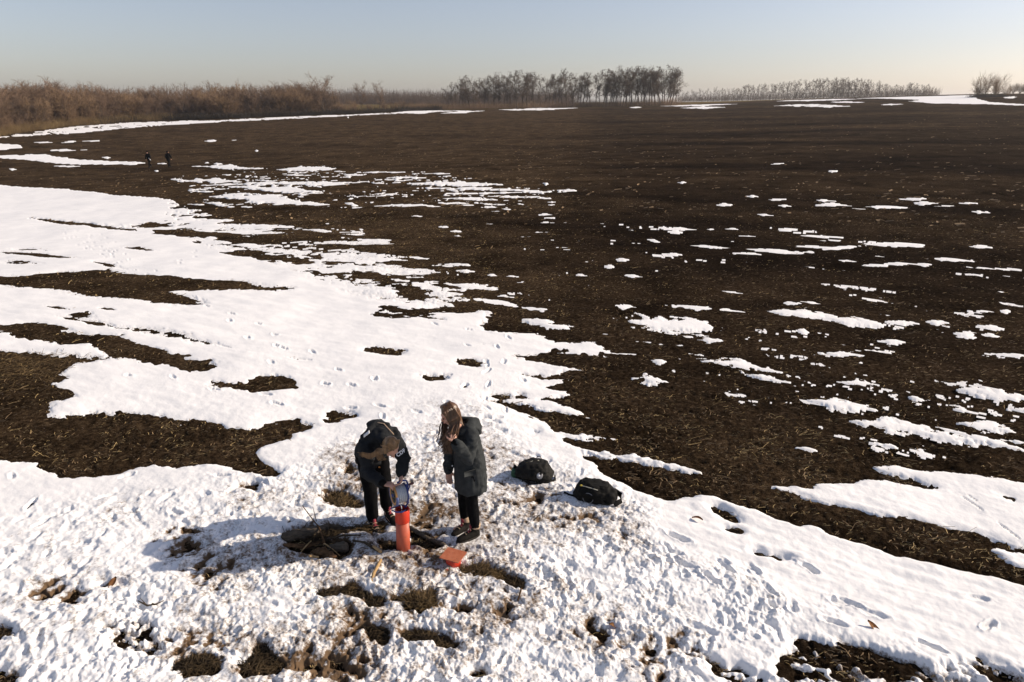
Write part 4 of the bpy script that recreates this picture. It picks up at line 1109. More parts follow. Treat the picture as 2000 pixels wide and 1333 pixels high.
# ================================================================ the woman standing with a hand in her hair
def standing():
    hN, tN = at(936, 1057), at(903, 1069)
    hF, tF = at(916, 1036), at(884, 1057)
    f, l, _ = frame((-.89, -.45, 0))
    mid = (Vector((*hN, 0)) + Vector((*hF, 0))) / 2 + f * .06
    root = person_root((mid.x, mid.y, snow_at(mid.x, mid.y)), 'person with long brown hair in a knee-length dark grey parka standing, hand at chest')
    Lc = rel(root); gz = root.location.z
    def W(v): return Lc(v)
    aN = Vector((*hN, 0)) + f * .045; aF = Vector((*hF, 0)) + f * .045
    zN, zF = snow_at(*hN) - .01, snow_at(*hF) - .01
    aN.z, aF.z = zN + .10, zF + .10
    pel = Vector((mid.x, mid.y, gz + .86)) - f * .03
    neck = at3(899, 838, 6.50); head_c = at3(878, 808, 6.40)
    shN, shF = at3(921, 850, 6.40), at3(888, 843, 6.66)
    elN, wrN = at3(914, 898, 6.29), at3(889, 864, 6.24)
    elF, wrF = at3(880, 888, 6.70), at3(875, 919, 6.62)
    # body
    bm = bmesh.new()
    for a, s in ((aN, 1), (aF, -1)):
        hip = pel + l * s * .085
        kn = (a + hip) / 2 + f * .025
        tube(bm, [W(hip + V(0, 0, .02)), W(hip.lerp(kn, .5)), W(kn), W(kn.lerp(a, .35)), W(a)], [.078, .066, .046, .045, .032], 10)
        tube(bm, [W(a), W(a + V(0, 0, -.05) + f * .02), W(a + V(0, 0, -.06) + f * .12)], [.034, .034, .026], 8)
    chest = (shN + shF) / 2 - V(0, 0, .06)
    tube(bm, [W(pel - V(0, 0, .04)), W(pel.lerp(chest, .4)), W(chest), W(neck - V(0, 0, .02))], [(.135, .095), (.11, .085), (.14, .095), (.07, .06)], 12, l)
    tube(bm, [W(neck - V(0, 0, .04)), W(neck.lerp(head_c, .45)), W(head_c - V(0, 0, .03))], [.055, .046, .05], 10)
    crown = (V(0, 0, 1) + f * .42).normalized(); face = (f * .92 - V(0, 0, .42) - l * .12).normalized()
    P, A = add_head(bm, W(head_c), face, crown)
    for sh, el, wr in ((shN, elN, wrN), (shF, elF, wrF)):
        tube(bm, [W(sh), W(sh.lerp(el, .6)), W(el), W(el.lerp(wr, .5)), W(wr)], [.044, .038, .034, .030, .023], 9)
    add_hand(bm, W(wrN), (at3(884, 848, 6.26) - wrN), (f * .2 - l * 1 + V(0, 0, .1)), 1.0, 1)
    add_hand(bm, W(wrF), (at3(877, 934, 6.60) - wrF), -l * -1 + f * .2, .5, -1)
    fuse('body', bm, .0075, MAT_SKIN, root, 2, .5)
    face_details(P, A, root)
    # trousers
    bm = bmesh.new()
    for a, s in ((aN, 1), (aF, -1)):
        hip = pel + l * s * .088
        kn = (a + hip) / 2 + f * .03
        tube(bm, [W(hip), W(hip.lerp(kn, .5)), W(kn), W(kn.lerp(a, .35)), W(a + V(0, 0, .035))], [.098, .086, .064, .066, .050], 12)
    ball(bm, W(pel + V(0, 0, .02)), (.12, .17, .12), (f, l, V(0, 0, 1)))
    fuse('trousers', bm, .012, MAT_PANTS, root, 3, .5, cloth_fold(.006, 13))
    # parka: body, sleeves
    bm = bmesh.new()
    c0 = pel + f * .02
    def ring_c(z, off): return W(Vector((mid.x, mid.y, gz + z)) + f * off)
    tube(bm, [ring_c(.555, -.035), ring_c(.66, -.035), ring_c(.86, -.03), ring_c(1.04, -.01), ring_c(1.20, .005), W(neck - V(0, 0, .055) - f * .02), W(neck - V(0, 0, .005))],
         [(.185, .168), (.188, .166), (.187, .160), (.174, .143), (.176, .122), (.15, .095), (.085, .075)], 20, l, False)
    for sh, el, wr, in ((shN, elN, wrN), (shF, elF, wrF)):
        k = 1.0
        tube(bm, [W(sh), W(sh.lerp(el, .5)), W(el), W(el.lerp(wr, .5)), W(el.lerp(wr, .92))], [.076, .070, .066, .058, .052], 14)
    fuse('parka', bm, .0125, MAT_COAT2, root, 3, .7, cloth_fold(.020, 8.5, 3))
    # hood lying on the back, open collar
    bm = bmesh.new()
    hb = neck - f * .08
    tube(bm, [W(neck + f * .035 + l * .085 + V(0, 0, .00)), W(neck + l * .105 + V(0, 0, .035) - f * .04), W(hb - f * .065 + V(0, 0, .045)), W(neck - l * .105 + V(0, 0, .035) - f * .04), W(neck + f * .035 - l * .085)],
         [(.030, .055), (.042, .075), (.055, .085), (.042, .075), (.030, .055)], 12, V(0, 0, 1))
    tube(bm, [W(hb - f * .04 + V(0, 0, .02)), W(hb - f * .10 - V(0, 0, .015)), W(hb - f * .125 - V(0, 0, .075))], [(.12, .065), (.115, .06), (.05, .035)], 14, l)
    fuse('hood', bm, .012, MAT_COAT2, root, 3, .6, cloth_fold(.008, 10, 5))
    bm = bmesh.new()
    tube(bm, [W(neck - f * .045 + V(0, 0, .060) + l * .075), W(neck - f * .085 + V(0, 0, .078)), W(neck - f * .045 + V(0, 0, .060) - l * .075)], [.022, .026, .022], 10)
    finish('hood_lining', bm, MAT_LINING, root)
    # cuffs, hem band, pocket flap, front snaps
    for el, wr in ((elN, wrN), (elF, wrF)):
        bm = bmesh.new(); d = (wr - el).normalized()
        tube(bm, [W(wr - d * .028), W(wr - d * .004)], [.052, .050], 14); finish('cuff', bm, MAT_LINING, root)
    bm = bmesh.new(); pc = ring_c(.87, .06) + l * .205
    box(bm, pc, (.13, .014, .05), (f, l, V(0, 0, 1))); finish('pocket_flap', bm, MAT_COAT2, root, True, .005)
    for z in (.72, .90, 1.10):
        bm = bmesh.new(); ball(bm, ring_c(z, .185) + l * .03, (.008, .009, .009), (f, l, V(0, 0, 1)), 8, 6); finish('snap_button', bm, MAT_METAL, root)
    # hair
    rs = random.Random(8)
    x, y, z = A
    paths = []
    for i in range(330):
        sd = 1 if i % 5 else -1                       # most of it hangs on the camera side
        th = rs.uniform(-1.15, 1.5)                   # from the brow round to the nape
        t = rs.uniform(0, 1)
        top = P(0, .035 - .09 * rs.random(), .112)
        k = 1.06 + .10 * rs.random()
        sgn = -sd if l.dot(x) < 0 else sd
        fr = .055 - .125 * rs.random() ** .8          # front / back position on the head
        s1 = P(sgn * .060 * k, fr * .9, .075 * k); s2 = P(sgn * .084 * k, fr, .005); s3 = P(sgn * .082 * k, fr + .004, -.07)
        tgt = at3(rs.gauss(873, 4.5), rs.uniform(866, 888), 6.24 + rs.uniform(-.03, .07))
        if i % 16 == 0: tgt = at3(rs.uniform(853, 866), rs.uniform(868, 878), 6.22)
        tgt = W(tgt)
        s4 = s3.lerp(tgt, .42) + l * .025 + Vector((rs.gauss(0, .008), rs.gauss(0, .008), 0))
        if sd < 0: tgt = tgt - l * .12; s4 = s4 - l * .14
        s5 = s3.lerp(tgt, .75) + Vector((rs.gauss(0, .008), rs.gauss(0, .008), 0)) + l * .012
        paths.append([top, s1, s2, s3, s4, s5, tgt])
    for i in range(110):                              # back of the head
        a = rs.uniform(-1.2, 1.2)
        top = P(0, -.02, .114); s1 = P(math.sin(a) * .07, -.075 * math.cos(a), .085); s2 = P(math.sin(a) * .085, -.105 * math.cos(a), .0)
        s3 = P(math.sin(a) * .07, -.095 * math.cos(a), -.085); s4 = P(math.sin(a) * .06 + (.03 if l.dot(x) > 0 else -.03), -.07, -.16)
        paths.append([top, s1, s2, s3, s4])
    strands('hair', MAT_HAIR_B, root, paths, .0075, 0, 3)
    bm = bmesh.new()                                  # mass of hair close to the skull
    ball(bm, P(0, -.018, .030), (.081, .095, .092), A); ball(bm, P(0, -.050, -.030), (.074, .062, .085), A)
    fuse('scalp_hair', bm, .010, MAT_HAIR_B, root, 2, .6)
    add_shoe(root, W(Vector((*hN, 0))), W(Vector((*tN, 0))), zN - gz); add_shoe(root, W(Vector((*hF, 0))), W(Vector((*tF, 0))), zF - gz)
    return root

# ================================================================ the woman bending over the reel
def bending():
    f, l, _ = frame((.50, -.86, 0))
    aR = Vector((*at(729, 1030), 0)); aL = Vector((*at(757, 1016), 0))
    zR, zL = snow_at(aR.x, aR.y) - .01, snow_at(aL.x, aL.y) - .01
    mid = (aR + aL) / 2
    gz = 0.03
    root = person_root((mid.x, mid.y, gz), 'person with fair hair in a charcoal jacket bending over the cable reel')
    W = rel(root)
    aR.z, aL.z = zR + .10, zL + .10
    pel = Vector((mid.x, mid.y, gz + .86)) - f * .13
    chest = pel + f * .33 + V(0, 0, .31)
    shL, shR = chest + l * .150 + V(0, 0, .0), chest - l * .150
    neck = chest + f * .10 + V(0, 0, .05)
    head_c = at3(764, 873, 6.33)
    elL, wrL = at3(789, 899, 6.44), at3(783, 926, 6.30)
    elR, wrR = at3(718, 924, 6.40), at3(749, 946, 6.22)
    bm = bmesh.new()
    for a, s in ((aL, 1), (aR, -1)):
        hip = pel + l * s * .085; kn = (a + hip) / 2 + f * .06
        tube(bm, [W(hip), W(hip.lerp(kn, .5)), W(kn), W(kn.lerp(a, .35)), W(a)], [.078, .066, .046, .045, .032], 10)
        tube(bm, [W(a), W(a + V(0, 0, -.05) + f * .02), W(a + V(0, 0, -.06) + f * .12)], [.034, .034, .026], 8)
    tube(bm, [W(pel), W(pel.lerp(chest, .5) + V(0, 0, .02)), W(chest), W(neck)], [(.135, .095), (.11, .085), (.14, .095), (.07, .06)], 12, l)
    tube(bm, [W(neck - f * .03), W(neck.lerp(head_c, .5)), W(head_c)], [.055, .046, .05], 10)
    crown = (f * .80 + V(0, 0, .60)).normalized(); face = (f * .62 - V(0, 0, .78) + l * .10).normalized()
    P, A = add_head(bm, W(head_c), face, crown)
    for sh, el, wr in ((shL, elL, wrL), (shR, elR, wrR)):
        tube(bm, [W(sh), W(sh.lerp(el, .6)), W(el), W(el.lerp(wr, .5)), W(wr)], [.044, .038, .034, .030, .023], 9)
    add_hand(bm, W(wrL), (at3(782, 942, 6.25) - wrL), (-l * .9 + f * .2), 1.15, -1)
    add_hand(bm, W(wrR), (at3(768, 948, 6.19) - wrR), (V(0, 0, -1) + l * .1), 1.05, 1)
    fuse('body', bm, .0075, MAT_SKIN, root, 2, .5)
    face_details(P, A, root)
    bm = bmesh.new()
    for a, s in ((aL, 1), (aR, -1)):
        hip = pel + l * s * .09; kn = (a + hip) / 2 + f * .06
        tube(bm, [W(hip), W(hip.lerp(kn, .5)), W(kn), W(kn.lerp(a, .35)), W(kn.lerp(a, .8)), W(a + V(0, 0, .04))], [.098, .088, .074, .072, .068, .050], 12)
    ball(bm, W(pel), (.14, .18, .14), (f, l, V(0, 0, 1)))
    fuse('trousers', bm, .012, MAT_PANTS, root, 3, .5, cloth_fold(.009, 12))
    bm = bmesh.new()
    up = (V(0, 0, 1) * .85 - f * .52).normalized()
    tube(bm, [W(pel - f * .02 - V(0, 0, .10)), W(pel - V(0, 0, .0)), W(pel.lerp(chest, .45) + up * .01), W(chest + up * .02), W(neck + up * .01), W(neck + f * .05)],
         [(.180, .145), (.185, .150), (.175, .132), (.165, .125), (.115, .085), (.07, .055)], 20, l)
    for sh, el, wr in ((shL, elL, wrL), (shR, elR, wrR)):
        tube(bm, [W(sh), W(sh.lerp(el, .5)), W(el), W(el.lerp(wr, .5)), W(el.lerp(wr, .9))], [.078, .074, .070, .060, .050], 14)
    fuse('jacket', bm, .0125, MAT_COAT, root, 3, .7, cloth_fold(.021, 8.5, 7))
    bm = bmesh.new()
    hc = neck - f * .13 + V(0, 0, .055)
    tube(bm, [W(neck + l * .10 - f * .03 + V(0, 0, -.01)), W(hc + l * .10 + f * .02), W(hc - f * .06 + V(0, 0, .012)), W(hc - l * .10 + f * .02), W(neck - l * .11 - f * .02 + V(0, 0, -.02))],
         [(.035, .028), (.045, .042), (.055, .048), (.045, .042), (.035, .03)], 12, up)
    tube(bm, [W(hc - f * .02), W(hc - f * .11 + V(0, 0, .015)), W(hc - f * .18 - V(0, 0, .012))], [(.11, .038), (.095, .034), (.05, .025)], 12, l)
    fuse('hood', bm, .012, MAT_COAT, root, 3, .6, cloth_fold(.008, 10, 9))
    for el, wr in ((elL, wrL), (elR, wrR)):
        bm = bmesh.new(); d = (wr - el).normalized()
        tube(bm, [W(wr - d * .026), W(wr - d * .006)], [.046, .044], 14); finish('cuff', bm, MAT_LINING, root)
    bm = bmesh.new(); ball(bm, W(at3(741, 913, 6.36)), (.012, .006, .010), None, 8, 6); finish('zip_pull', bm, MAT_ORANGE, root)
    # hood drawcord
    bm = bmesh.new(); tube(bm, [W(hc + f * .0 + V(0, 0, .06)), W(hc + l * .05 + f * .05 + V(0, 0, .055)), W(neck + l * .09 + f * .09 + V(0, 0, .05))], .0055, 6); finish('drawcord', bm, MAT_SOCK, root)
    # hair: swept over the head, lock blown to the left
    rs = random.Random(18); x, y, z = A
    side = 1 if x.dot(l) < 0 else -1                  # the blown side is away from her left arm
    paths = []
    for i in range(230):
        a = rs.uniform(-1.5, 1.5); k = 1.05 + .06 * rs.random()
        part = P(.012 * rs.gauss(0, 1), .055 - .13 * rs.random(), .112)
        s1 = P(math.sin(a) * .060 * k, .05 * math.cos(a * 1.0) - .03, .094 * k)
        s2 = P(math.sin(a) * .080 * k, .050 * math.cos(a) - .04, .050 * k); s3 = P(math.sin(a) * .083 * k, .035 * math.cos(a) - .055, -.02)
        paths.append([part, s1, s2, s3, P(math.sin(a) * .07, -.07, -.075)])
    for i in range(150):
        p0 = P(side * .02, rs.uniform(-.06, .06), .108); p1 = P(side * .075, rs.uniform(-.03, .05), .05 + rs.gauss(0, .012)); p2 = P(side * .092, rs.uniform(-.02, .04), -.02)
        t1 = W(at3(738 + rs.gauss(0, 2), 884 + rs.gauss(0, 3), 6.32)); t2 = W(at3(722 + rs.gauss(0, 2), 891 + rs.gauss(0, 2.0), 6.31)); t3 = W(at3(707 + rs.gauss(0, 3.5), 888 + rs.gauss(0, 2.2), 6.33))
        if i % 3 == 0: t2 = W(at3(742 + rs.gauss(0, 3), 893 + rs.gauss(0, 3), 6.31)); t3 = W(at3(748 + rs.gauss(0, 4), 897 + rs.gauss(0, 2), 6.30))
        paths.append([p0, p1, p2, t1, t2, t3])
    strands('hair', MAT_HAIR_L, root, paths, .0052, 0, 5)
    bm = bmesh.new()
    ball(bm, P(0, -.022, .030), (.080, .090, .092), A); ball(bm, P(0, -.052, -.020), (.074, .060, .075), A)
    fuse('scalp_hair', bm, .010, MAT_HAIR_L, root, 2, .6)
    # white lettering on the left breast and on the right shoulder
    def print_text(txt, p, xdir, ydir, size):
        cu = bpy.data.curves.new('t', 'FONT'); cu.body = txt; cu.size = size; cu.align_x = 'CENTER'; cu.align_y = 'CENTER'; cu.extrude = .0015; cu.offset = .0016; cu.space_character = 1.05
        o = bpy.data.objects.new('t', cu); C.objects.link(o)
        dg = bpy.context.evaluated_depsgraph_get(); dg.update()
        me = bpy.data.meshes.new_from_object(o.evaluated_get(dg)); bpy.data.objects.remove(o)
        me.name = 'lettering'; me.materials.clear(); me.materials.append(MAT_PRINT)
        xd = Vector(xdir).normalized(); yd = Vector(ydir); yd = (yd - xd * yd.dot(xd)).normalized(); zd = xd.cross(yd)
        me.transform(Matrix((xd, yd, zd)).transposed().to_4x4()); me.transform(Matrix.Translation(p))
        return link(bpy.data.objects.new('lettering', me), root)
    pc = at3(783, 885, 6.30)
    right = V(1, 0, 0); upc = V(0, SP, CP)
    print_text('CDF', W(pc), right * .80 + upc * .50 + V(0, .2, 0), upc * .8 - right * .5, .052)
    pc = at3(716, 848, 6.47)
    bm = bmesh.new(); box(bm, W(pc), (.075, .030, .004), ((right * .75 + upc * .6).normalized(), (V(0, 0, 1) - f * .3).normalized(), (-l).normalized())); finish('shoulder_print', bm, MAT_PRINT, root)
    add_shoe(root, W(Vector((aR.x, aR.y, 0)) - f * .045), W(Vector((aR.x, aR.y, 0)) + f * .2), zR - gz); add_shoe(root, W(Vector((aL.x, aL.y, 0)) - f * .045), W(Vector((aL.x, aL.y, 0)) + f * .2 + l * .03), zL - gz)
    return root

# ================================================================ two walkers far off on the field
def walker(px, py, face_az, label, bundle, seed):
    x, y = at(px, py); z0 = float(hgt(x, y))
    i, j = idx_of(np.array(x), np.array(y)); z0 = float(SOIL[i, j])
    f, l, _ = frame((math.sin(face_az), math.cos(face_az), 0))
    root = person_root((x, y, z0), label)
    U3 = V(0, 0, 1)
    rs = random.Random(seed)
    aF = f * .26 + l * .09 + U3 * .09; aB = f * -.24 - l * .09 + U3 * .13
    pel = U3 * .90; chest = U3 * 1.32 + f * .06; neck = U3 * 1.48 + f * .07; hc = U3 * 1.62 + f * .10
    bm = bmesh.new()
    legs = ((aF, 1), (aB, -1))
    for a, s in legs:
        hip = pel + l * s * .09; kn = (a + hip) / 2 + f * .06
        tube(bm, [hip, kn, a], [.08, .05, .035], 8); tube(bm, [a, a + f * .14 - U3 * .05], [.035, .028], 8)
    tube(bm, [pel, chest, neck], [(.14, .1), (.15, .1), (.06, .06)], 10, l)
    tube(bm, [neck - U3 * .05, hc], [.05, .05], 8)
    P, A = add_head(bm, hc, f - U3 * .1, U3 + f * .12)
    arms = []
    for s in (1, -1):
        sh = chest + l * s * .19 + U3 * .07; el = sh - U3 * .27 - f * .10 * s + l * s * .07; wr = el - U3 * .20 + f * (.12 if s > 0 else .02)
        if bundle and s > 0: el = sh - U3 * .25 + l * .06; wr = el + f * .05 - U3 * .20 - l * .06
        arms.append((sh, el, wr)); tube(bm, [sh, el, wr], [.045, .036, .024], 8); add_hand(bm, wr, wr - el, -l * s, .8, s)
    fuse('body', bm, .014, MAT_SKIN, root, 1, .5)
    bm = bmesh.new()
    for a, s in legs:
        hip = pel + l * s * .09; kn = (a + hip) / 2 + f * .06
        tube(bm, [hip, kn, a + U3 * .03], [.11, .08, .06], 10)
    fuse('trousers', bm, .02, MAT_PANTS, root, 2, .6)
    bm = bmesh.new()
    tube(bm, [U3 * .78, U3 * 1.0 + f * .02, chest, neck], [(.20, .15), (.20, .15), (.21, .14), (.09, .08)], 14, l)
    for sh, el, wr in arms: tube(bm, [sh, el, el.lerp(wr, .9)], [.085, .075, .06], 10)
    fuse('jacket', bm, .02, MAT_LINING, root, 2, .6)
    bm = bmesh.new(); ball(bm, P(0, -.02, .035), (.092, .11, .10), A); ball(bm, P(0, -.06, -.05), (.085, .06, .09), A)
    fuse('hat' if bundle else 'hood', bm, .018, MAT_LINING, root, 1)
    for a, s in legs:
        bm = bmesh.new(); tube(bm, [a - U3 * .03 - f * .04, a - U3 * .04 + f * .16], [.05, .042], 8); tube(bm, [a - U3 * .02, a + U3 * .06], [.05, .052], 8); fuse('boot', bm, .015, MAT_BOOT, root, 1)
    if bundle:
        b = empty('pale_bundle', root.location + arms[0][2] + f * .0); tag(b, 'small pale bundle carried by the left far walker', 'bundle')
        bm = bmesh.new(); tube(bm, [V(-.07, 0, .08) , V(0, -.02, 0), V(.08, -.03, -.12)], [.045, .04, .035], 10); fuse('wrap', bm, .015, MAT_PRINT, b, 2)
        bm = bmesh.new(); tube(bm, [V(-.02, -.02, .02), V(.02, -.02, -.03)], [.046, .044], 10); finish('tie', bm, MAT_SOCK, b)
    return root

standing()
bending()
walker(294, 328.5, R(-165), 'left of two far walkers in black, carrying a pale bundle', True, 1)
walker(331, 327.5, R(12), 'right of two far walkers, all in black, mid-stride', False, 2)
# ================================================================ well pipe, cap, reel
def pipe_mat(name, c0, c1, rust, scale=9):
    m, nt, b = mat(name, None, .48, .4)
    L = nt.links.new
    tc = nnode(nt, 'ShaderNodeTexCoord')
    n1 = nnode(nt, 'ShaderNodeTexNoise', Scale=scale, Detail=5.0); n2 = nnode(nt, 'ShaderNodeTexNoise', Scale=42.0, Detail=6.0, Roughness=.75)
    L(tc.outputs['Object'], n1.inputs['Vector']); L(tc.outputs['Object'], n2.inputs['Vector'])
    rp = ramp(nt, [(.3, c0), (.7, c1)]); L(n1.outputs['Fac'], rp.inputs[0])
    rr = ramp(nt, [(.55, (0, 0, 0)), (.64, (1, 1, 1))]); L(n2.outputs['Fac'], rr.inputs[0])
    mx = nnode(nt, 'ShaderNodeMix', data_type='RGBA'); L(rr.outputs[0], mx.inputs[0]); L(rp.outputs[0], mx.inputs[6]); mx.inputs[7].default_value = (*rust, 1)
    L(mx.outputs[2], b.inputs['Base Color'])
    bp = nnode(nt, 'ShaderNodeBump', Strength=.25, Distance=.003); L(n2.outputs['Fac'], bp.inputs['Height']); L(bp.outputs[0], b.inputs['Normal'])
    return m
MAT_RED = pipe_mat('faded_red_paint', (.44, .085, .045), (.54, .12, .065), (.34, .10, .05))
MAT_RED2 = pipe_mat('fresh_red_paint', (.55, .032, .012), (.62, .05, .02), (.38, .06, .03))
MAT_RUST = pipe_mat('rusty_plate', (.36, .10, .045), (.46, .16, .08), (.24, .07, .035), 20)
MAT_BLUE = noise_mat('blue_enamel', (.018, .035, .17), (.03, .055, .24), 20, .4, .1, 60, .5)
MAT_BLUE2 = noise_mat('scuffed_blue_plastic', (.05, .075, .20), (.11, .14, .28), 25, .5, .1, 60, .4)
MAT_CABLE = noise_mat('grey_measuring_tape', (.46, .49, .53), (.64, .67, .70), 30, .45, .05, 60, .4)
MAT_WOODRIM = noise_mat('varnished_wood_rim', (.42, .20, .06), (.58, .32, .11), 18, .5, .1, 60)
MAT_HUB = noise_mat('dark_hub', (.03, .03, .028), (.08, .075, .065), 30, .6)
MAT_KNOB = noise_mat('brown_knob', (.10, .035, .03), (.18, .07, .06), 30, .4)
def lathe(bm, prof, n=32, axis=None, origin=V(0, 0, 0), closed=False):
    """revolve (radius, height) pairs round axis"""
    ax = Vector(axis).normalized() if axis is not None else V(0, 0, 1)
    a = ax.orthogonal().normalized(); b = ax.cross(a)
    loops = [[bm.verts.new(origin + ax * h + (a * math.cos(2 * math.pi * k / n) + b * math.sin(2 * math.pi * k / n)) * r) for k in range(n)] for r, h in prof]
    pr = list(zip(loops[:-1], loops[1:])) + ([(loops[-1], loops[0])] if closed else [])
    for A, B in pr:
        for k in range(n): bm.faces.new((A[k], A[(k + 1) % n], B[(k + 1) % n], B[k]))
    if not closed:
        bm.faces.new(loops[0][::-1]); bm.faces.new(loops[-1])
PIPE = at3(788, 1078, 6.24); PIPE.z = -.03
def well_pipe():
    e = empty('well_pipe', PIPE); e.rotation_euler = (R(.5), R(1.6), 0)
    tag(e, 'upright red steel well pipe with a brighter painted collar', 'pipe')
    ro, ri = .0735, .066
    bm = bmesh.new(); lathe(bm, [(ro, 0), (ro, .425), (ri, .425), (ri, 0)], 40, closed=True); finish('tube', bm, MAT_RED, e)
    bm = bmesh.new(); lathe(bm, [(ro + .0025, .426), (ro + .0035, .430), (ro + .0035, .572), (ro + .001, .577), (ri, .577), (ri - .002, .572), (ri - .002, .426)], 40, closed=True); c = finish('collar', bm, MAT_RED2, e)
    bm = bmesh.new(); lathe(bm, [(ri - .004, 0), (ri - .004, .30), (ri - .012, .30), (ri - .012, 0)], 32, closed=True); finish('inner_sleeve', bm, MAT_LINING, e)
    for m_ in e.children:
        pass
    return e
well_pipe()
def cap():
    p = gpt(886, 1112); 
    e = empty('pipe_cap', p, R(-8)); tag(e, 'rust-orange square plate welded on a short red tube, lying on snow', 'cap')
    bm = bmesh.new(); lathe(bm, [(.078, -.03), (.078, .095), (.071, .095), (.071, -.03)], 36, closed=True); finish('collar', bm, MAT_RED2, e)
    bm = bmesh.new(); box(bm, V(0, .0, .101), (.225, .20, .008), (V(.966, -.259, 0), V(.259, .966, 0), V(0, 0, 1))); finish('plate', bm, MAT_RUST, e, False, .002)
    bm = bmesh.new(); tube(bm, [V(-.035, -.075, .005), V(-.045, -.105, -.005)], .014, 10); finish('lug', bm, MAT_RED2, e)
    return e
cap()
def reel():
    c = at3(780.5, 965, 6.225)
    base = V(PIPE.x, PIPE.y, PIPE.z + .58)
    e = empty('cable_reel', (c.x, c.y, base.z)); tag(e, 'blue-framed hand reel of grey measuring tape set on the red pipe', 'reel')
    o = V(0, 0, c.z - base.z)
    a = V(.87, .47, -.03).normalized()            # axle, from the near left flange to the far right frame
    up = V(0, 0, 1); s = a.cross(up).normalized()
    w = .066
    bm = bmesh.new(); prof = [(.03, -w + .012)]
    nn = 15
    for k in range(nn):
        h = -w + .012 + (2 * w - .024) * (k + .5) / nn
        prof += [(.088 + .004 * math.sin(k * 2.3), h - .0042), (.0925 + .005 * math.sin(k * 2.3), h), (.088 + .004 * math.sin(k * 2.3), h + .0042)]
    prof.append((.03, w - .012)); lathe(bm, prof, 44, a, o); finish('tape_winding', bm, MAT_CABLE, e)
    bm = bmesh.new(); lathe(bm, [(.080, -w - .004), (.106, -w - .006), (.109, -w + .002), (.106, -w + .010), (.080, -w + .010)], 44, a, o, True); fl = finish('flange', bm, MAT_WOODRIM, e)
    bm = bmesh.new(); lathe(bm, [(.081, -w - .002), (.081, -w + .008)], 40, a, o); hb = finish('hub_plate', bm, MAT_HUB, fl)
    for k in range(6):
        t = k * math.pi / 3 + .3; q = o + (s * math.cos(t) + up * math.sin(t)) * .045 - a * (w + .003)
        bm = bmesh.new(); lathe(bm, [(.011, -.0012), (.011, .0015)], 14, a, q); finish('hub_hole', bm, MAT_LINING, fl)
    bm = bmesh.new(); lathe(bm, [(.016, -w - .02), (.016, w + .03)], 16, a, o); finish('axle', bm, MAT_BLUE, e)
    bm = bmesh.new(); lathe(bm, [(.070, w - .010), (.106, w - .010), (.108, w), (.070, w + .002)], 44, a, o, True); finish('flange', bm, MAT_BLUE, e)
    # lower guard in front of the near flange
    bm = bmesh.new(); pts = []
    for k in range(15):
        t = math.pi + (math.pi * 1.15) * k / 14 - .25; pts.append(o + (s * math.cos(t) + up * math.sin(t)) * .113 - a * (w - .004))
    tube(bm, pts, [(.016, .008)] * 15, 8, a); finish('guard', bm, MAT_BLUE2, e)
    # frame: tube rising from the pipe on the far side, over the top as a handle
    fr = w + .022
    bm = bmesh.new()
    tube(bm, [V(0, 0, .0) + a * .055 - s * .01, o + a * fr - up * .13, o + a * fr, o + a * (fr + .005) + up * .10, o + a * (fr - .004) + up * .135, o + a * (fr - .03) + up * .148, o + a * .02 + up * .150, o - a * .015 + up * .140], .0095, 10)
    finish('frame', bm, MAT_BLUE, e)
    bm = bmesh.new()
    tube(bm, [o + a * (fr + .004) + up * .10, o + a * (fr - .03) + up * .06 + s * .0, o + a * (fr - .012) - up * .02], .008, 8); finish('brace', bm, MAT_BLUE, e)
    bm = bmesh.new(); tube(bm, [V(.058, -.03, .004), V(.03, -.066, .004), V(-.03, -.07, .004), V(-.085, -.035, .006)], [(.010, .005)] * 4, 8, V(0, 0, 1)); finish('foot', bm, MAT_BLUE, e)
    bm = bmesh.new(); tube(bm, [V(.058, .03, .004), V(0, .072, .004), V(-.06, .03, .006), V(-.105, -.01, .008)], [(.009, .005)] * 4, 8, V(0, 0, 1)); finish('foot', bm, MAT_BLUE, e)
    # crank
    bm = bmesh.new(); tube(bm, [o + a * (fr + .002), o + a * (fr + .022) + up * .05, o + a * (fr + .024) + up * .085], .0065, 8); cr = finish('crank', bm, MAT_BLUE, e)
    bm = bmesh.new(); tube(bm, [o + a * (fr + .024) + up * .085, o + a * (fr + .062) + up * .088], [.011, .0145], 10); finish('knob', bm, MAT_KNOB, cr)
    # tape running down into the pipe and a loose wire loop
    bm = bmesh.new(); tube(bm, [o - s * .088 - a * .004 + up * .02, o - s * .075 - up * .075, V(.015, -.02, .03), V(.016, -.012, -.22)], .0045, 6); finish('hanging_tape', bm, MAT_CABLE, e)
    bm = bmesh.new(); tube(bm, [V(.02, -.02, .005), V(-.02, -.06, .05), V(-.055, -.065, .055), V(-.06, -.06, .03), V(-.02, -.05, .02)], .0028, 6); finish('wire_loop', bm, MAT_LINING, e)
    return e
reel()

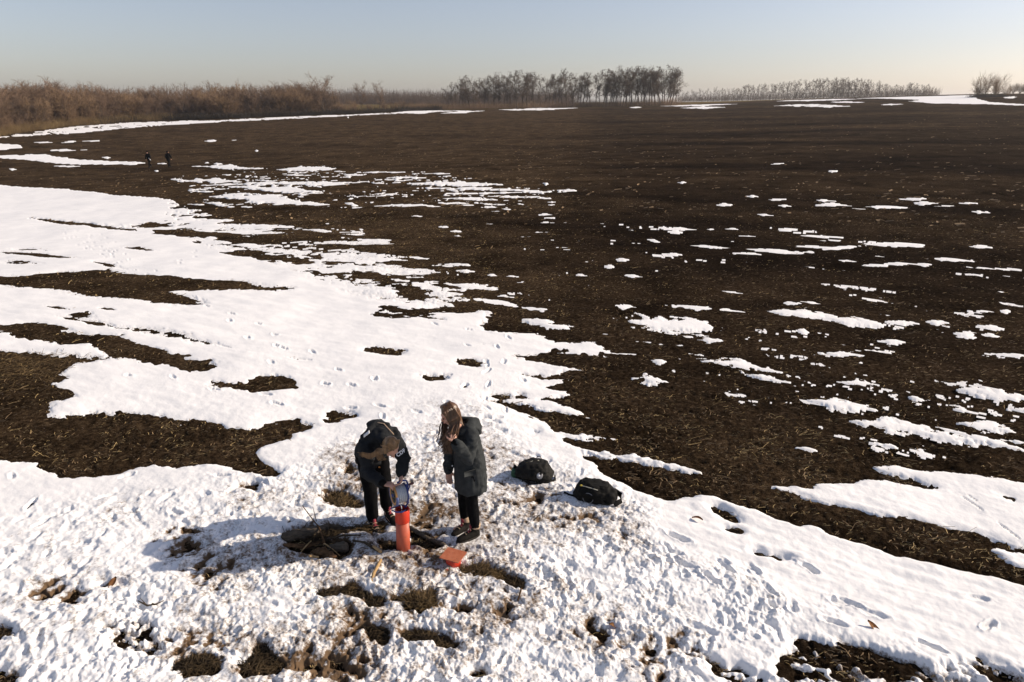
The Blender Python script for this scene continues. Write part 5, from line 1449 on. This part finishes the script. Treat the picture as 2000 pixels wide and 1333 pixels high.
# ================================================================ backpacks
MAT_PACK = noise_mat('black_nylon', (.008, .0078, .0072), (.019, .0185, .0165), 18, .72, .4, 70, .12)
MAT_PACK2 = noise_mat('black_cordura', (.006, .0058, .0054), (.014, .0136, .0122), 22, .78, .4, 110, .10)
MAT_GREEN = noise_mat('dark_green_cloth', (.016, .055, .030), (.030, .085, .048), 20, .7, .3, 80)
MAT_ZIP = mat('pale_zip', (.62, .60, .50), .4)[0]
MAT_YEL = mat('yellow_tag', (.62, .48, .08), .5)[0]
MAT_GREY = mat('grey_badge', (.28, .28, .29), .5)[0]
def pack_axes(rz): return (V(math.cos(rz), math.sin(rz), 0), V(-math.sin(rz), math.cos(rz), 0), V(0, 0, 1))
def superblob(bm, c, r, axes, pw=.6, u=28, v=16, taper=0.0):
    mt = Matrix(axes).transposed()
    res = bmesh.ops.create_uvsphere(bm, u_segments=u, v_segments=v, radius=1.0)
    for w in res['verts']:
        q = [math.copysign(abs(t) ** pw, t) for t in w.co]
        k = 1 - taper * q[2]
        w.co = Vector(c) + mt @ Vector((q[0] * r[0] * k, q[1] * r[1] * k, q[2] * r[2]))
def strap(name, pts, wid, th, matr, parent, side=(0, 0, 1)):
    bm = bmesh.new(); tube(bm, pts, [(wid, th)] * len(pts), 8, side); return finish(name, bm, matr, parent)
def pack_round():
    p = gpt(1043, 938, .0); A = pack_axes(R(-14)); x, y, z = A
    e = empty('backpack', p); tag(e, 'rounded black backpack with grey badge and green flask, farther from the camera', 'backpack')
    bm = bmesh.new()
    superblob(bm, z * .105, (.225, .145, .105), A, .62, taper=.25); superblob(bm, z * .165 + x * .02 + y * .03, (.15, .10, .055), A, .7)
    superblob(bm, z * .075 - y * .10 + x * .03, (.16, .065, .062), A, .7)
    fuse('body', bm, .014, MAT_PACK, e, 3, .7, cloth_fold(.026, 8, 2))
    bm = bmesh.new(); superblob(bm, z * .055 - x * .245 - y * .02, (.045, .085, .060), A, .55); fuse('green_flask', bm, .012, MAT_GREEN, e, 2)
    bm = bmesh.new(); tube(bm, [z * .112 - x * .246 - y * .02, z * .135 - x * .248 - y * .02], .022, 12); finish('flask_cap', bm, MAT_LINING, e)
    strap('zip', [z * .212 - x * .085 - y * .035, z * .226 - x * .02 + y * .01, z * .224 + x * .05 + y * .045], .005, .004, MAT_ZIP, e)
    bm = bmesh.new(); tube(bm, [z * .214 - x * .085 - y * .04, z * .214 - x * .075 - y * .035], .008, 8); finish('zip_pull', bm, MAT_YEL, e)
    nb = (-y * .9 + z * .55 + x * .25).normalized(); q = z * .118 - y * .150 + x * .105
    bm = bmesh.new(); lathe(bm, [(.040, -.03), (.041, .006), (.034, .009)], 24, nb, q); bd = finish('badge', bm, MAT_GREY, e)
    bm = bmesh.new(); lathe(bm, [(.017, -.01), (.016, .012)], 18, nb, q - x * .014 + z * .004); finish('badge_dot', bm, MAT_PRINT, bd)
    strap('shoulder_strap', [z * .03 + x * .10 - y * .165, z * .022 + x * .20 - y * .14, z * .03 + x * .29 - y * .06, z * .035 + x * .27 + y * .02], .026, .010, MAT_PACK2, e)
    strap('shoulder_strap', [z * .02 - x * .12 - y * .16, z * .012 + x * .0 - y * .19, z * .02 + x * .13 - y * .175], .022, .009, MAT_PACK2, e)
    strap('grab_loop', [z * .20 + x * .0 + y * .10, z * .245 + x * .02 + y * .11, z * .245 + x * .06 + y * .11, z * .20 + x * .08 + y * .10], .010, .005, MAT_PACK2, e, (0, 1, 0))
    return e
def pack_box():
    p = gpt(1160, 984, .0); A = pack_axes(R(-20)); x, y, z = A
    e = empty('backpack', p); tag(e, 'boxy black backpack with pale zip and loose straps, nearer the camera', 'backpack')
    bm = bmesh.new()
    superblob(bm, z * .11, (.225, .135, .11), A, .56, taper=.2); superblob(bm, z * .09 - y * .11 - x * .02, (.17, .05, .07), A, .5); superblob(bm, z * .09 + x * .20 - y * .03, (.06, .10, .07), A, .5)
    fuse('body', bm, .014, MAT_PACK2, e, 2, .7, cloth_fold(.026, 8, 6))
    bm = bmesh.new(); superblob(bm, z * .205 + y * .01, (.165, .075, .018), A, .5); finish('top_panel', bm, MAT_PACK, e)
    strap('zip', [z * .200 - x * .135 - y * .098, z * .200 - x * .02 - y * .112, z * .190 + x * .06 - y * .116], .0045, .004, MAT_ZIP, e)
    bm = bmesh.new(); tube(bm, [z * .202 - x * .150 - y * .096, z * .202 - x * .138 - y * .098], .010, 8); finish('zip_pull', bm, MAT_YEL, e)
    bm = bmesh.new(); lathe(bm, [(.062, 0), (.066, .004), (.062, .008), (.058, .004)], 28, -y + z * .15, z * .085 - y * .158 - x * .04, True); finish('mesh_ring', bm, MAT_GREY, e)
    strap('loose_strap', [z * .05 - x * .20 - y * .11, z * .032 - x * .28 - y * .085, z * .036 - x * .36 - y * .055], .017, .007, MAT_LINING, e)
    strap('shoulder_strap', [z * .12 + x * .22 + y * .06, z * .085 + x * .31 + y * .045, z * .055 + x * .335 - y * .03, z * .03 + x * .27 - y * .10], .034, .010, MAT_PACK2, e, (0, .5, 1))
    strap('side_strap', [z * .10 + x * .12 - y * .165, z * .05 + x * .16 - y * .165, z * .035 + x * .24 - y * .13], .013, .006, MAT_PACK, e)
    strap('buckle', [z * .035 + x * .23 - y * .14, z * .035 + x * .255 - y * .125], .014, .009, MAT_GREY, e)
    return e
pack_round(); pack_box()

# ================================================================ dead wood, sticks, dry clumps
MAT_LOG = noise_mat('weathered_log', (.045, .036, .027), (.15, .12, .088), 7, .9, .8, 40, .2, stretch=(1, 6, 6))
MAT_ROT = noise_mat('crumbly_brown_wood', (.055, .030, .015), (.17, .098, .05), 16, .95, .9, 50, .1)
MAT_PALE = noise_mat('peeled_pale_stick', (.30, .19, .085), (.46, .31, .15), 14, .7, .3, 60, .2)
MAT_DARKST = noise_mat('dark_wet_branch', (.028, .020, .013), (.08, .058, .036), 14, .85, .5, 50, .2)
MAT_LEAF = noise_mat('dead_leaf', (.22, .10, .04), (.40, .21, .09), 30, .8)
def wood(name, label, cat, pts, rad, matr, rough=.006, group=None, vox=.009, stubs=()):
    """one piece of dead wood lying on the ground; pts = (px, py, lift)"""
    P_ = [gpt(a, b, c) for a, b, c in pts]
    bm = bmesh.new()
    r = rad if isinstance(rad, list) else [rad] * len(P_)
    o0 = P_[0].copy(); o0.z = min(p.z for p in P_)
    tube(bm, [p - o0 for p in P_], r, 10)
    for (a, b, c), (a2, b2, c2), rr in stubs:
        tube(bm, [gpt(a, b, c) - o0, gpt(a2, b2, c2) - o0], [rr, rr * .6], 7)
    o = fuse(name, bm, vox, matr, None, 1, .7, (lambda c: rough * (mnoise.noise(Vector((c.x * 14, c.y * 14, c.z * 30))) + .6 * mnoise.noise(c * 45))))
    o.location = o0; tag(o, label, cat, group)
    return o
wood('log', 'thick weathered grey log end lying in the shadow left of the pipe', 'log', [(560, 1056, .035), (590, 1050, .05), (620, 1043, .055), (642, 1036, .05)], [.060, .066, .060, .045], MAT_LOG, .016)
wood('rotten_log', 'dark rotten log behind the grey log, nearly black', 'log', [(612, 1040, .02), (645, 1036, .03), (682, 1040, .02)], [.05, .060, .035], MAT_DARKST, .016)
wood('bark_slab', 'long flat bark slab under the grey log', 'bark', [(556, 1072, .005), (590, 1068, .015), (632, 1060, .02)], [(.030, .014), (.045, .018), (.030, .014)], MAT_ROT, .008)
wood('root_chunk', 'crumbly brown root chunk below the logs', 'wood chunk', [(612, 1082, .02), (632, 1084, .04), (650, 1090, .03)], [.045, .060, .045], MAT_ROT, .022)
wood('bark_flake', 'sunlit orange brown bark flake at the end of the root chunk', 'bark', [(648, 1094, .05), (655, 1098, .03)], [(.035, .018), (.028, .014)], MAT_LEAF, .01)
wood('wood_chip', 'small tan wood chip in front of the root chunk', 'wood chip', [(605, 1099, .012), (623, 1096, .016)], [(.022, .008), (.018, .008)], MAT_PALE, .003, None, .006)
wood('grey_stump', 'grey half-buried wood block right of the root chunk', 'wood block', [(648, 1072, .01), (672, 1073, .035)], [.055, .06], MAT_LOG, .016)
wood('branch', 'dark branch running right across the shadowed snow', 'branch', [(634, 1058, .03), (670, 1056, .035), (706, 1056, .02)], [.014, .012, .008], MAT_DARKST, .002, None, .006)
wood('curved_branch', 'curved dark branch left of the pipe ending in pale wood', 'branch', [(690, 1062, .02), (712, 1070, .02), (728, 1080, .015), (745, 1088, .012)], [.012, .014, .018, .018], MAT_DARKST, .002, None, .006)
wood('pale_stub', 'short pale broken stub at the tip of the curved branch', 'stick', [(731, 1081, .03), (744, 1089, .025)], [.016, .018], MAT_PALE, .002, None, .006)
wood('brown_twig_fork', 'forked brown twig standing up from the logs', 'twig', [(594, 1012, .10), (612, 1030, .12), (624, 1044, .10), (634, 1066, .05)], [.006, .007, .009, .012], MAT_ROT, .001, None, .005, [((620, 1036, .12), (615, 1026, .20), .007)])
wood('yellow_twig', 'thin yellow twig reaching right from the root chunk', 'twig', [(634, 1070, .05), (650, 1077, .04), (664, 1086, .02)], [.009, .007, .005], MAT_PALE, .001, None, .005)
wood('pale_twig', 'short whitish twig poking left out of the logs', 'twig', [(588, 1078, .01), (598, 1070, .03), (608, 1063, .04)], [.007, .008, .008], MAT_PALE, .001, None, .005)
wood('pole', 'long dark squared pole lying right of the pipe', 'pole', [(802, 1036, .02), (835, 1055, .02), (868, 1074, .012)], [.024, .026, .022], MAT_LOG, .005)
wood('pale_stick', 'pale peeled stick lying on the snow below the pipe', 'stick', [(745, 1110, .03), (731, 1136, .022), (718, 1160, .010)], [.017, .018, .016], MAT_PALE, .003, None, .006)
wood('red_stub', 'short reddish stick stub right of the cap', 'stick', [(1018, 1172, .05), (1012, 1184, .01)], [.009, .009], MAT_ROT, .001, None, .005)
wood('forked_twig', 'little forked dark twig on the trampled snow under the near backpack', 'twig', [(1042, 1033, .01), (1052, 1026, .03), (1058, 1023, .025), (1061, 1030, .01)], [.006, .007, .006, .004], MAT_DARKST, .001, None, .005)
wood('dry_twig', 'dark tangled twig on the lower left snow', 'twig', [(272, 1186, .04), (290, 1194, .02), (306, 1191, .02), (323, 1186, .03)], [.006, .010, .008, .004], MAT_DARKST, .001, None, .005, [((290, 1194, .02), (276, 1180, .06), .006), ((300, 1192, .02), (312, 1196, .02), .006)])
wood('thin_branch', 'thin dark branch leading right from the dry clump', 'branch', [(840, 1168, .02), (856, 1163, .03), (873, 1159, .02)], [.006, .006, .004], MAT_DARKST, .001, None, .005)
for k, (a, b, lab) in enumerate([(1361, 1025, 'lone brown leaf on the smooth crust right of the near backpack'), (222, 1148, 'small orange leaf on the left snow'), (1199, 1232, 'curled tan leaf on the lower middle snow'), (760, 1251, 'reddish leaf beside the dry clump'), (1704, 1237, 'crumpled tan leaf at the lower right by the dark streak')]):
    p = gpt(a, b, .012); bm = bmesh.new(); rs = random.Random(k)
    N = 7; top = []
    for i in range(N):
        t = i / (N - 1); w = .030 * math.sin(math.pi * min(max(t, .06), .94)) ; zz = .018 * math.sin(t * 3 + k)
        top.append([bm.verts.new(V((t - .5) * .13, w, zz + .012)), bm.verts.new(V((t - .5) * .13, 0, zz)), bm.verts.new(V((t - .5) * .13, -w, zz + .016))])
    for A_, B_ in zip(top[:-1], top[1:]):
        bm.faces.new((A_[0], A_[1], B_[1], B_[0])); bm.faces.new((A_[1], A_[2], B_[2], B_[1]))
    bmesh.ops.solidify(bm, geom=bm.faces[:], thickness=.0012)
    o = finish('dead_leaf', bm, MAT_LEAF); o.location = p; o.rotation_euler = (rs.uniform(-.3, .3), rs.uniform(-.3, .3), rs.uniform(0, 6)); tag(o, lab, 'leaf')

MAT_MAT = noise_mat('matted_dark_grass', (.012, .008, .005), (.085, .058, .028), 9, .95)
MAT_MAT2 = noise_mat('matted_tan_grass', (.040, .026, .013), (.20, .135, .062), 9, .95)
def clump(px, py, w, d, h, n, matr, label, seed, name='dry_grass_clump', flat=.8, lnt=.11):
    """tuft of matted blades springing from one root patch"""
    rg = np.random.default_rng(seed); c = gpt(px, py, -.02)
    m = n
    bx = rg.normal(0, w / 1.7, m * 3); by = rg.normal(0, d / 1.5, m * 3)
    i, j = idx_of(c.x + bx, c.y + by); ok = (M[i, j] + .25 * fbm((c.x + bx) / .06, (c.y + by) / .06, 2, seed)) < .56
    bx, by = bx[ok][:m], by[ok][:m]; m = len(bx)
    gx_, gy_ = c.x + bx, c.y + by
    i, j = idx_of(gx_, gy_)
    bz = np.maximum(SOIL[i, j], np.minimum(SNOWZ[i, j], SOIL[i, j] + .03)) - c.z - .012
    a = rg.uniform(0, 6.28, m); up_ = np.abs(rg.normal(.25, .4, m)) * (1 - flat) * 2.2
    L = rg.uniform(.4, 1.3, m) * lnt
    d0 = np.stack([np.cos(a), np.sin(a), up_], -1); d0 /= np.linalg.norm(d0, axis=1, keepdims=True)
    p0 = np.stack([bx, by, bz + rg.uniform(0, h, m)], -1); p1 = p0 + d0 * (L * .55)[:, None]
    d1 = d0.copy(); d1[:, 2] -= .45; d1[:, :2] += rg.normal(0, .25, (m, 2)); p2 = p1 + d1 * (L * .45)[:, None]
    me = tubes_mesh(name, np.concatenate([p0, p1]), np.concatenate([p1, p2]), np.full(2 * m, .0032), np.concatenate([np.full(m, .0030), np.full(m, .0014)]), 3)
    me.materials.append(matr)
    o = link(bpy.data.objects.new(name, me)); o.location = c; tag(o, label, None, None, 'stuff')
    return o
clump(650, 1160, .30, .10, .04, 540, MAT_MAT, 'dark matted grass left of the pale stick', 1)
clump(735, 1178, .16, .09, .04, 300, MAT_MAT, 'dark matted grass at the foot of the pale stick', 2)
clump(820, 1183, .22, .14, .07, 660, MAT_MAT2, 'upright tan and brown dry plant clump below the pipe', 3, 'dry_plant', .35, .13)
clump(690, 1143, .06, .05, .05, 156, MAT_MAT2, 'small olive grass tuft beside the pale stick', 4, 'grass_tuft', .3, .09)
clump(735, 1245, .14, .10, .04, 360, MAT_MAT, 'dark grass patch at the bottom middle, left one', 5)
clump(840, 1255, .40, .12, .04, 720, MAT_MAT, 'long dark grass patch at the bottom middle, right one', 6)
clump(375, 1303, .28, .12, .04, 600, MAT_MAT, 'dark grass patch at the lower left edge of the picture', 7)
clump(505, 1290, .24, .16, .04, 660, MAT_MAT, 'dark grass patch right of the lower left patch', 8)
clump(945, 1125, .34, .10, .05, 540, MAT_MAT2, 'brown tangled stems right of the cap', 9, 'stem_tangle', .6, .16)
clump(1010, 1150, .16, .10, .05, 300, MAT_MAT, 'dark tangled stems at the end of the brown ones', 10, 'stem_tangle', .6, .12)
clump(715, 1033, .16, .08, .06, 420, MAT_MAT2, 'flattened tan grass beside the bending person\'s boots', 11, 'grass_mat', .6, .13)
clump(650, 1050, .36, .10, .04, 540, MAT_MAT, 'twiggy litter among the dead logs', 12, 'twig_litter', .5, .14)
clump(800, 1072, .22, .10, .03, 420, MAT_MAT, 'trampled grass round the foot of the pipe', 13, 'grass_mat', .7, .10)
clump(670, 975, .26, .14, .03, 420, MAT_MAT2, 'trampled straw and earth left of the bending person', 14, 'grass_mat', .75, .10)
clump(40, 720, 1.3, .8, .03, 900, MAT_MAT2, 'tan dry grass on the bare patch at the left edge', 16, 'grass_mat', .6, .16)
clump(30, 1240, .16, .14, .04, 240, MAT_MAT, 'dark grass patch at the left edge near the bottom', 17)

# ================================================================ thin winter haze over the plain
def haze():
    bm = bmesh.new(); box(bm, V(0, 0, 13.5), (5600, 5600, 33))
    m = bpy.data.materials.new('haze'); m.use_nodes = True; nt = m.node_tree
    for n in list(nt.nodes):
        if n.type == 'BSDF_PRINCIPLED': nt.nodes.remove(n)
    pv = nt.nodes.new('ShaderNodeVolumePrincipled')
    pv.inputs['Color'].default_value = (.93, .94, .96, 1); pv.inputs['Density'].default_value = HAZE; pv.inputs['Anisotropy'].default_value = .45
    nt.links.new(pv.outputs[0], nt.nodes['Material Output'].inputs['Volume'])
    o = finish('haze', bm, m, None, False); tag(o, 'thin pale winter haze over the plain', None, None, 'stuff')
HAZE = .00027
haze()
